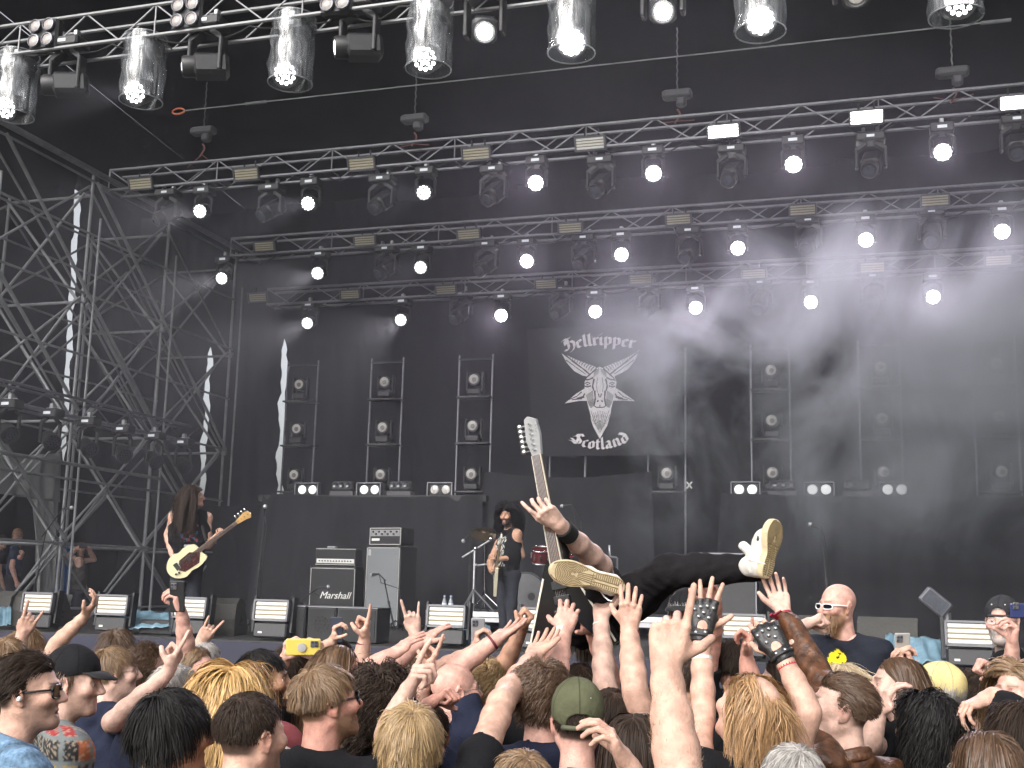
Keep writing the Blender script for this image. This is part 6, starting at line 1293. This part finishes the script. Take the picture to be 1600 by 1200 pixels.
# --- security in the pit
P_('security man with black cap and grey hair half hidden by raised hands', (1071, 962, 5.9), -150, 0, skin='pink', hair='short', hcol='grey', hairkw=short(.06, 1800), stubble=1, cap=((.015, .015, .017), 'fwd', 'cap'), shirt=(BLK, 'tee'), group='security staff in the pit', feet=.43)
P_('bald security man with ginger beard and white sunglasses', (1308, 948, 6.0), -116, 0, skin='pink', hair='bald', hcol='auburn', beard=.045, glasses='white', shirt=((.016, .018, .026), 'tee', emblem), group='security staff in the pit', feet=.43, byaw=-150, neckfat=1.1)
s3 = P_('security man in dark cap and glasses raising a blue phone', (1566, 972, 6.0), -145, 2, skin='pink', hair='short', hcol='grey', hairkw=short(.02, 900), beard=.018, stubble='goat', glasses='wire', cap=((.03, .03, .034), 'back', 'cap'), shirt=(BLK, 'tee'), group='security staff in the pit', feet=.43, arms=[A((1582, 1008, 5.6), (1584, 985, 5.6), (1578, 1062, 5.65), 'grip', 'left', side='L')])
phone(D(1592, 954, 5.6), RT, UP, (.03, .04, .12), 'blue phone in the security man\'s hand', .085, .07)

(sd_, S, E, Wr, Yd, Z) = fg[1]['arms'][0]
r = np.random.default_rng(3); n = 520; ax_ = Wr-E; B = basis(ax_); tt = r.uniform(-.1, .95, n); th = r.uniform(0, 6.28, n); prof = np.interp(tt, [-.1, 0, .25, .55, .85, 1], [.043, .0445, .0487, .0425, .0325, .0297])
No = np.cos(th)[:, None]*B[:, 0]+np.sin(th)[:, None]*B[:, 1]; p0 = E+tt[:, None]*ax_+No*prof[:, None]; dv = nrm(ax_)*.6+No*.35+r.normal(0, .35, (n, 3)); dv /= np.linalg.norm(dv, axis=1, keepdims=True)
Pp = np.stack([p0, p0+dv*.008, p0+dv*.016-No*.002], 1); ribbons(Pp, np.repeat(np.cross(No, dv)[:, None], 3, 1), np.full(n, .0009), 'arm_hair', hairmat((.22, .12, .06)), fg[0])
# ================================================================ CROWD SURFER, BAND, SIDE STAGE
def limb(pts, rs, k=.04): return SDF().chain(pts, rs, k)
t = thing('person', D(930, 980, 5.3), 'crowd surfer in black jeans lying on raised hands with white shoes', 'person', 'people in the crowd')
hp = D(950, 962, 5.35); hp2 = D(912, 968, 5.35); chest = D(925, 930, 5.75); shd = D(940, 905, 5.75); hd_ = D(918, 915, 6.02)
body = Acc(); f = SDF(); el = D(939, 884, 5.12); wr = D(873, 819, 4.80)
POSE['neck'] = ([(14, 30, 14), (42, 52, 30), (48, 54, 32), (52, 54, 32)], (8, 1, -3, -7), (40, 55, 20))
fa = arm_sdf(shd, el, wr, nrm(D(843, 793, 4.74)-wr), -FW-UP*.15, True, 'neck', 1.04, 1.1, 1.05)
V, F = fa.mesh(.0042); body.add(V, F, SK['pale'])
Rh = np.stack([-RT, nrm(np.array([0, 0, 1.])*.9+FWH*.2), -FWH], 1); Rh = np.stack([Rh[:, 0], nrm(Rh[:, 1]-Rh[:, 0]*(Rh[:, 1]@Rh[:, 0])), np.cross(Rh[:, 0], nrm(Rh[:, 1]))], 1)
fh = head_sdf(1); V, F = fh.mesh(.008); body.add(V@Rh.T+hd_, F, head_colour(V, SK['pale'], HC['dark'], 'short', 0, 0))
V, F = SDF().chain([hd_, chest, (hp+hp2)/2], [.06, .14, .13], .05).cap(chest, shd, .1, .07, .05).cap(chest, D(895, 925, 5.8), .1, .07, .05).mesh(.014); body.add(V, F, SK['pale'])
body.build('body', SKINM, t)
P, Nn, W = hair_strands(hd_, Rh, 'long', length=.3, n=1800, seed=5, width=.005); ribbons(P, Nn, W, 'hair', hairmat(HC['dark']), t)
sh_ = SDF().chain([chest+FWH*.1, chest, (hp+hp2)/2], [.14, .152, .145], .05).cap(chest, shd, .11, .085, .05).cap(chest, D(895, 925, 5.8), .11, .085, .05); V, F = sh_.mesh(.011); a = Acc(); a.add(V, F, BLK); a.build('t_shirt', CLOTHM, t)
kn1, an1 = D(1046, 893, 5.0), D(1186, 887, 4.82); kn2, an2 = D(948, 962, 5.0), D(938, 922, 4.72)
jn = SDF().chain([hp, hp+(kn1-hp)*.5, kn1], [.115, .095, .075], .05).chain([kn1, kn1+(an1-kn1)*.35, an1], [.072, .068, .056], .03).chain([hp2, kn2, an2], [.11, .078, .06], .05).cap(hp, hp2, .13, .13, .05)
def jw(X, Y, Z): return .003*np.sin(X*60+4*np.sin(Z*30))*np.sin(Z*48+X*20)+.0022*np.sin((X+Y)*95)
V, F = jn.mesh(.0075, disp=jw); a = Acc(); cj = np.array([.011, .010, .0115])*np.ones((len(V), 3)); a.add(V, F, cj); a.build('jeans', CLOTHM, t)
belt = None
def shoe(heel, toe, nsole, label):
    """heel and toe are points on the outsole, nsole points out of the sole"""
    heel = np.asarray(heel); toe = np.asarray(toe); X = nrm(toe-heel); Z = -nrm(nsole-X*(nsole@X)); Y = np.cross(Z, X); L_ = np.linalg.norm(toe-heel); R = np.stack([X, Y, Z], 1)
    s = thing('shoe', heel, label, 'shoe', 'shoes of the crowd surfer', R)
    q = np.linspace(0, 1, 40); 
    def half(u): return .5*(.072+.034*smooth01(u, .35, .75)-.012*np.exp(-((u-.42)/.14)**2))*np.sqrt(np.clip(1-((np.clip(u, .72, 1)-.72)/.28)**2, 0, 1))*np.sqrt(np.clip(1-((.16-np.clip(u, 0, .16))/.16)**2, 0, 1))
    u = .5-.5*np.cos(q*math.pi); top = [(L_*a, half(a)+.004*math.sin(a*5)) for a in u]; bot = [(L_*a, -half(a)+.004*math.sin(a*5)) for a in u[::-1]][1:-1]; ol = top+bot
    cream = mat('outsole', (.46, .375, .235), .7, var=.18, scale=30, bump=.2, bscale=160); white = mat('shoe_leather', (.55, .52, .47), .5, var=.12, scale=18, bump=.25, bscale=40); groove_shade = mat('groove_shade_rib', (.20, .14, .065), .85, var=.3, scale=50)
    m = MB(); n = len(ol); rings = []
    for (zz, k_) in ((0, .93), (.004, .985), (.012, 1.0), (.028, .99), (.03, .96)): cx_ = L_*.5; rings.append(np.array([(cx_+(x-cx_)*(1-(1-k_)*.6), y*k_, zz) for x, y in ol]))
    m.add(np.concatenate(rings), [tuple(range(n-1, -1, -1)), tuple(range(4*n, 5*n))]+[(j*n+i, j*n+(i+1) % n, j*n+n+(i+1) % n, j*n+n+i) for j in range(4) for i in range(n)])
    so_ = obj('outsole', m, cream, s, smooth='auto')
    g_ = MB(); cx_ = L_*.70
    def inside(x, y): a = x/L_; return 0.02 < a < .98 and abs(y-.004*math.sin(a*5)) < half(np.array([a]))[0]*.90
    def rib(pts, w=.002):
        run = []
        for p_ in pts+[None]:
            if p_ is not None and inside(*p_): run.append(p_)
            else:
                if len(run) > 1: g_.path([(x, y, -.0004) for x, y in run], w, 4)
                run = []
    for rr in (.008, .013, .019, .025, .031, .037, .043, .049, .055, .061): rib([(cx_+rr*1.15*math.cos(a), rr*math.sin(a)) for a in np.linspace(-2.6, 2.6, 40)])
    for yy in (-.012, -.006, 0, .006, .012): rib([(cx_-.02-x, yy*(1+x*6)) for x in np.linspace(0, .07, 12)])
    for i in range(14): xx = .018+i*.0085; rib([(xx, y) for y in np.linspace(-.04, -.008, 8)]); rib([(xx, y) for y in np.linspace(.008, .04, 8)])
    rib([(x, -.006) for x in np.linspace(.015, .135, 12)]); rib([(x, .006) for x in np.linspace(.015, .135, 12)]); rib([(.142, y) for y in np.linspace(-.04, .04, 12)])
    q2 = np.linspace(.02, .98, 60); rib([(L_*a, half(np.array([a]))[0]*.84+.004*math.sin(a*5)) for a in q2]); rib([(L_*a, -half(np.array([a]))[0]*.84+.004*math.sin(a*5)) for a in q2])
    obj('tread', g_, groove_shade, so_, smooth=True)  # raised ribs, coloured dark to stand for the shade inside sole grooves
    f = SDF(); f.cap((.045, 0, .05), (.16, .002, .045), .036, .036, .03); f.cap((.16, .002, .045), (L_-.05, .006, .036), .038, .026, .03); f.cap((.05, 0, .05), (.045, 0, .105), .036, .036, .03); f.cap((.09, 0, .075), (.16, 0, .06), .03, .03, .03); f.cap((.03, 0, .04), (.02, 0, .095), .02, .016, .02)
    f.cap((.1, 0, .1), (.125, 0, .15), .018, .02, .02); f.cut((0, 0, .026), (0, 0, -1))
    V, F = f.mesh(.004, disp=lambda X, Y, Z: .0012*np.sin(X*120)*np.sin(Z*110+Y*60)+.0016*(np.abs(Z-.055) < .003)); a = Acc(); a.add(V, F, (.55, .52, .47)); o = a.build('upper', white, s, world=False)
    for i in range(5): obj('lace', MB().path([(.09+.017*i, -.028, .093-.008*i), (.098+.017*i, 0, .105-.01*i), (.09+.017*i, .028, .093-.008*i)], .0032, 5), whitep, o, smooth=True)
    obj('lace', MB().path([(.085, -.03, .095), (.06, -.055, .06), (.055, -.06, .0), (.05, -.058, -.03)], .003, 5), whitep, o, smooth=True)
    return s
shoe(D(978, 921, 4.58), D(859, 886, 4.55), -FW+UP*.12, 'white shoe showing its tan ringed sole, toe pointing left')
shoe(D(1196, 905, 4.66), D(1217, 812, 4.72), -FW*.80+RT*.62, 'upright white shoe with laces, sole turned to the right')
bracelet(wr+(el-wr)*.16, wr-el, .0395, (.012, .012, .013), .075, 'sweatband', 'black sweatband on the guitar-holding wrist', 'sweatband', rough=.95)
# --- guitar held aloft
gu_t, gu_b = D(827, 650, 4.93), D(868, 872, 4.82)
def guitar(tip, bend, nface, label, vshape=True, total=1.08, cols=None, name='electric_guitar', bass=False, group=None):
    X = nrm(bend-tip); Z = nrm(nface-X*(nface@X)); Y = np.cross(Z, X); R = np.stack([X, Y, Z], 1)
    g = thing(name, tip, label, 'guitar', group, R); c = cols
    hl = .17 if not bass else .2; nl = .47 if not bass else .56
    hd = [(0, -.012), (.01, -.03), (hl*.6, -.038), (hl, -.022), (hl, .022), (hl*.5, .034), (.02, .028)] if not bass else [(0, .01), (.02, -.04), (.07, -.05), (hl, -.024), (hl, .022), (.08, .035), (.03, .05)]
    h = obj('headstock', MB().prism(hd, (0, 0, -.016), (1, 0, 0), (0, 1, 0), .016), c['head'], g)
    npeg = 4 if bass else 6
    for i in range(npeg):
        px_ = .035+i*(hl-.06)/(npeg-1); sy = -1
        obj('tuner', MB().tube((px_, sy*.03, -.008), (px_, sy*.06, -.008), .005).ball((px_, sy*.066, -.008), (.012, .012 if not bass else .018, .005), 6).tube((px_, -.004, 0), (px_, -.004, .014), .005), chrome, g, smooth='auto')
    obj('neck', MB().prism([(hl, -.021), (hl+nl, -.027), (hl+nl, .027), (hl, .021)], (0, 0, -.02), (1, 0, 0), (0, 1, 0), .02), c['neck'], g)
    fb = obj('fretboard', MB().prism([(hl, -.0215), (hl+nl+.1, -.028), (hl+nl+.1, .028), (hl, .0215)], (0, 0, .0005), (1, 0, 0), (0, 1, 0), .006), c['board'], g)
    L_ = 1.7*nl
    for i in range(1, 20):
        d = L_*(1-2**(-i/12))*.93
        if d < nl+.09: obj('fret', MB().box((hl+d, 0, .0068), (.002, .046+.01*d, .002)), chrome, fb)
    obj('binding', MB().box((hl+nl/2, .0245, .003), (nl, .003, .008), rotz(.0125)).box((hl+nl/2, -.0245, .003), (nl, .003, .008), rotz(-.0125)), c['bind'], fb)
    b0 = hl+nl-.02
    if vshape: ol = [(b0, -.05), (b0+.05, -.075), (b0+.36, -.22), (b0+.38, -.17), (b0+.22, -.02), (b0+.22, .02), (b0+.38, .17), (b0+.36, .22), (b0+.05, .075), (b0, .05)]
    else:
        an = np.linspace(0, 2*math.pi, 37)[:-1]; ol = []
        for a in an:
            x = math.cos(a); y = math.sin(a); w_ = .165-.035*math.exp(-((x-.05)/.28)**2)+.012*x*0; ol.append((b0+.24-x*.235-(.075*math.exp(-((a-.75)/.35)**2)+.03*math.exp(-((a-5.55)/.33)**2)), y*w_+.012))
        ol = ol[::-1]
    if np.cross(np.array(ol[1])-np.array(ol[0]), np.array(ol[2])-np.array(ol[1])) < 0 and vshape: pass
    bd = obj('guitar_body', MB().prism(ol, (0, 0, -.03), (1, 0, 0), (0, 1, 0), .036), c['body'], g)
    if vshape:
        for q in (-1, 1): obj('bevel', MB().prism([(b0+.06, q*.076), (b0+.355, q*.214), (b0+.36, q*.208), (b0+.065, q*.069)][::q], (0, 0, .006), (1, 0, 0), (0, 1, 0), .004), c['bind'], bd)
    else:
        pk = [(b0+.02, .03), (b0+.1, .12), (b0+.3, .11), (b0+.36, .04), (b0+.28, -.04), (b0+.12, -.05)][::-1]; obj('pickguard', MB().prism(pk[::-1], (0, 0, .0065), (1, 0, 0), (0, 1, 0), .003), c['guard'], bd)
        for q in range(2): obj('knob', MB().lathe([(.014, 0), (.012, .018)], (b0+.36+.04*q, .075-.01*q, .009), n=10), chrome, bd)
    for q in ((.1, .16) if vshape else (.17,)): obj('pickup', MB().rbox((b0+q, 0, .009), (.036, .075, .012), b=.003), blackp, bd)
    obj('bridge', MB().rbox((b0+(.21 if vshape else .34), 0, .01), (.02 if vshape else .06, .09, .014), b=.003), chrome, bd)
    for i in range(npeg):
        y0 = (i-(npeg-1)/2); obj('string', MB().tube((hl, y0*(.034/npeg), .009), (b0+(.2 if vshape else .33), y0*(.052/npeg), .014), .0011 if not bass else .0016, n=4), chrome, g)
    return g
gb = mat('gloss_black', (.010, .010, .011), .12, var=.1, spec=.7); rosew = mat('rosewood', (.13, .07, .042), .5, var=.3, scale=20, stretch=(1, 8, 1)); maple = mat('maple', (.50, .30, .11), .35, var=.15, scale=12); ivory = mat('ivory_binding', (.62, .58, .48), .4, var=.05); silverh = mat('silver_head', (.35, .35, .36), .3, .4)
guitar(gu_t, gu_b, -FW*.82-RT*.52, 'black V-shaped electric guitar held upright above the crowd', True, cols=dict(head=silverh, neck=mat('dark_neck', (.05, .03, .02), .4), board=rosew, bind=ivory, body=gb))
obj('guitar_strap', MB().path([D(868, 830, 4.86), D(885, 860, 4.95), D(880, 940, 5.0), D(868, 1000, 5.1)], .016, 6), mat('strap', (.02, .02, .02), .8), label='black strap hanging from the raised guitar', category='strap', smooth=True)
# --- bass player
bh = D(304, 776, 14.1)
bas = guitar(D(391, 801, 13.7), D(300, 868, 13.72), -FW+RT*.05, 'cream bass guitar with tortoiseshell guard slung on the bass player', False, cols=dict(head=maple, neck=maple, board=rosew, bind=rosew, body=mat('cream_lacquer', (.72, .66, .42), .2, var=.06, spec=.6), guard=mat('tortoise', (.06, .02, .018), .25, var=.5, scale=40)), name='bass_guitar', bass=True)
person('long-haired bass player in black band shirt on the stage', bh, 75, 4, skin='fair', hair='long', hcol='dark', hairkw=dict(length=.55, n=2600, width=.007, vol=.03, curl=.7), shirt=(BLK, 'tank', graphic), byaw=165, group='band members on the stage', feet=DECK, vox=.007, sc=1.02,
       arms=[A(D(269, 868, 13.85), D(280, 885, 13.7), D(262, 836, 14.05), 'relax', 'right', side='R', vox=.008), A(D(338, 838, 13.9), D(347, 832, 13.75), D(325, 852, 14.0), 'grip', 'up', side='L', vox=.008)])
obj('guitar_strap', MB().path([D(284, 874, 13.8), D(280, 830, 13.95), D(292, 806, 14.1), D(312, 808, 14.05), D(322, 845, 13.85)], .02, 6), mat('strap', (.02, .02, .02)), label='dark strap across the bass player shoulder', category='strap', smooth=True)
# --- guitarist
gh = D(793, 806, 15.6)
person('curly-haired guitarist with moustache in sleeveless shirt', gh, -150, -2, skin='tan', hair='mid', hcol='black', hairkw=dict(length=.27, n=4200, width=.007, vol=.09, curl=2.6, grav=.3), stubble=1, beard=.012, shirt=(BLK, 'tank', graphic2), byaw=-120, group='band members on the stage', feet=DECK, vox=.007, sc=1.03,
       arms=[A(D(778, 874, 15.3), D(772, 870, 15.25), D(815, 868, 15.45), 'grip', 'left', side='L', vox=.008), A(D(768, 893, 15.3), D(772, 886, 15.2), D(766, 878, 15.5), 'relax', 'right', side='R', vox=.008)])
guitar(D(783, 836, 14.75), D(772, 900, 15.3), -RT*.97-FW*.12, 'pale angular electric guitar seen edge-on in the guitarist hands', True, cols=dict(head=ivory, neck=maple, board=rosew, bind=ivory, body=mat('ivory_lacquer', (.62, .58, .42), .25)))
# --- side stage
person('bearded man in blue dungarees watching from the side of the stage', D(27, 838, 19.8), 150, 0, skin='pink', hair='short', hcol='ginger', hairkw=dict(length=.05, n=900, width=.008), beard=.14, cap=((.25, .14, .08), 'fwd', 'cap'), shirt=((.02, .03, .06), 'tee', lambda V, C, C7, br, bf: np.where(((np.abs((V-C7)@br) < .11) & (V[:, 2] < C7[2]-.16))[:, None], np.array([.05, .10, .2]), C)), group='people at the side of the stage', feet=1.22, vox=.009,
       arms=[A(D(33, 872, 19.5), D(37, 862, 19.5), None, 'grip', 'left', side='L', vox=.01)])
person('woman in brown top raising a phone beside the blue tarpaulin', D(127, 858, 19.6), 165, 0, skin='fair', hair='short', hcol='mid', hairkw=dict(length=.07, n=1000, width=.008), fem=1, shirt=((.06, .055, .045), 'tank'), group='people at the side of the stage', feet=1.28, vox=.009, sc=.95,
       arms=[A(D(121, 856, 19.35), D(127, 853, 19.3), D(108, 868, 19.5), 'grip', 'right', side='R', vox=.01), A(D(139, 857, 19.35), D(133, 853, 19.3), D(147, 874, 19.5), 'grip', 'left', side='L', vox=.01)])
phone(D(130, 853, 19.25), RT, UP, (.03, .03, .03), 'small dark phone before the side-stage woman\'s face', .14, .075)
person('person in dark clothes at the far left side of the stage', D(3, 846, 20.3), 120, 0, skin='fair', hair='short', hcol='dark', hairkw=dict(length=.05, n=800, width=.008), shirt=(BLK, 'tee'), group='people at the side of the stage', feet=1.25, vox=.01)
# ================================================================ HAZE AND SMOKE
volume('haze', (-14.7, 9.6, 1.42), (5.4, 20.5, 9.75), .0105, (.86, .86, 1), 'thin stage haze hanging under the roof')
def smoke_noise(t, v, N, L):
    tc = N('TexCoord'); mp = N('Mapping'); L(tc.outputs['Object'], mp.inputs['Vector']); mp.inputs['Scale'].default_value = (.62, .3, .5)
    n = N('TexNoise'); n.inputs['Scale'].default_value = 1.0; n.inputs['Detail'].default_value = 5; n.inputs['Roughness'].default_value = .62; n.inputs['Distortion'].default_value = .6; L(mp.outputs[0], n.inputs['Vector'])
    r = N('MapRange'); r.inputs[1].default_value = .48; r.inputs[2].default_value = .64; r.inputs[3].default_value = 0; r.inputs[4].default_value = 1; L(n.outputs[0], r.inputs[0])
    sx = N('SeparateXYZ'); L(tc.outputs['Object'], sx.inputs[0])
    a = N('MapRange'); a.interpolation_type = 'SMOOTHSTEP'; a.inputs[1].default_value = -3.9; a.inputs[2].default_value = -1.8; L(sx.outputs[0], a.inputs[0])
    b = N('MapRange'); b.interpolation_type = 'SMOOTHSTEP'; b.inputs[1].default_value = 2.2; b.inputs[2].default_value = 4.2; L(sx.outputs[2], b.inputs[0])
    c = N('MapRange'); c.interpolation_type = 'SMOOTHSTEP'; c.inputs[1].default_value = 7.0; c.inputs[2].default_value = 5.2; L(sx.outputs[2], c.inputs[0])
    p = None
    for q in (a, b, c, r):
        if p is None: p = q.outputs[0]; continue
        m = N('Math'); m.operation = 'MULTIPLY'; L(p, m.inputs[0]); L(q.outputs[0], m.inputs[1]); p = m.outputs[0]
    m = N('Math'); m.operation = 'MULTIPLY'; L(p, m.inputs[0]); m.inputs[1].default_value = .8; L(m.outputs[0], v.inputs['Density'])
volume('smoke', (-4.4, 12.6, 2.), (5.3, 17.9, 7.2), 0, (.84, .9, 1), 'billowing grey smoke drifting across the right of the stage', smoke_noise)

p = PY(1077, 758, 18.05)
tx = thing('tape_cross', p, 'small white tape cross on the right drape', 'tape')
for q in (-1, 1): obj('strip', MB().box((0, 0, 0), (.13, .006, .022), roty(q*.9)), whitep, tx)
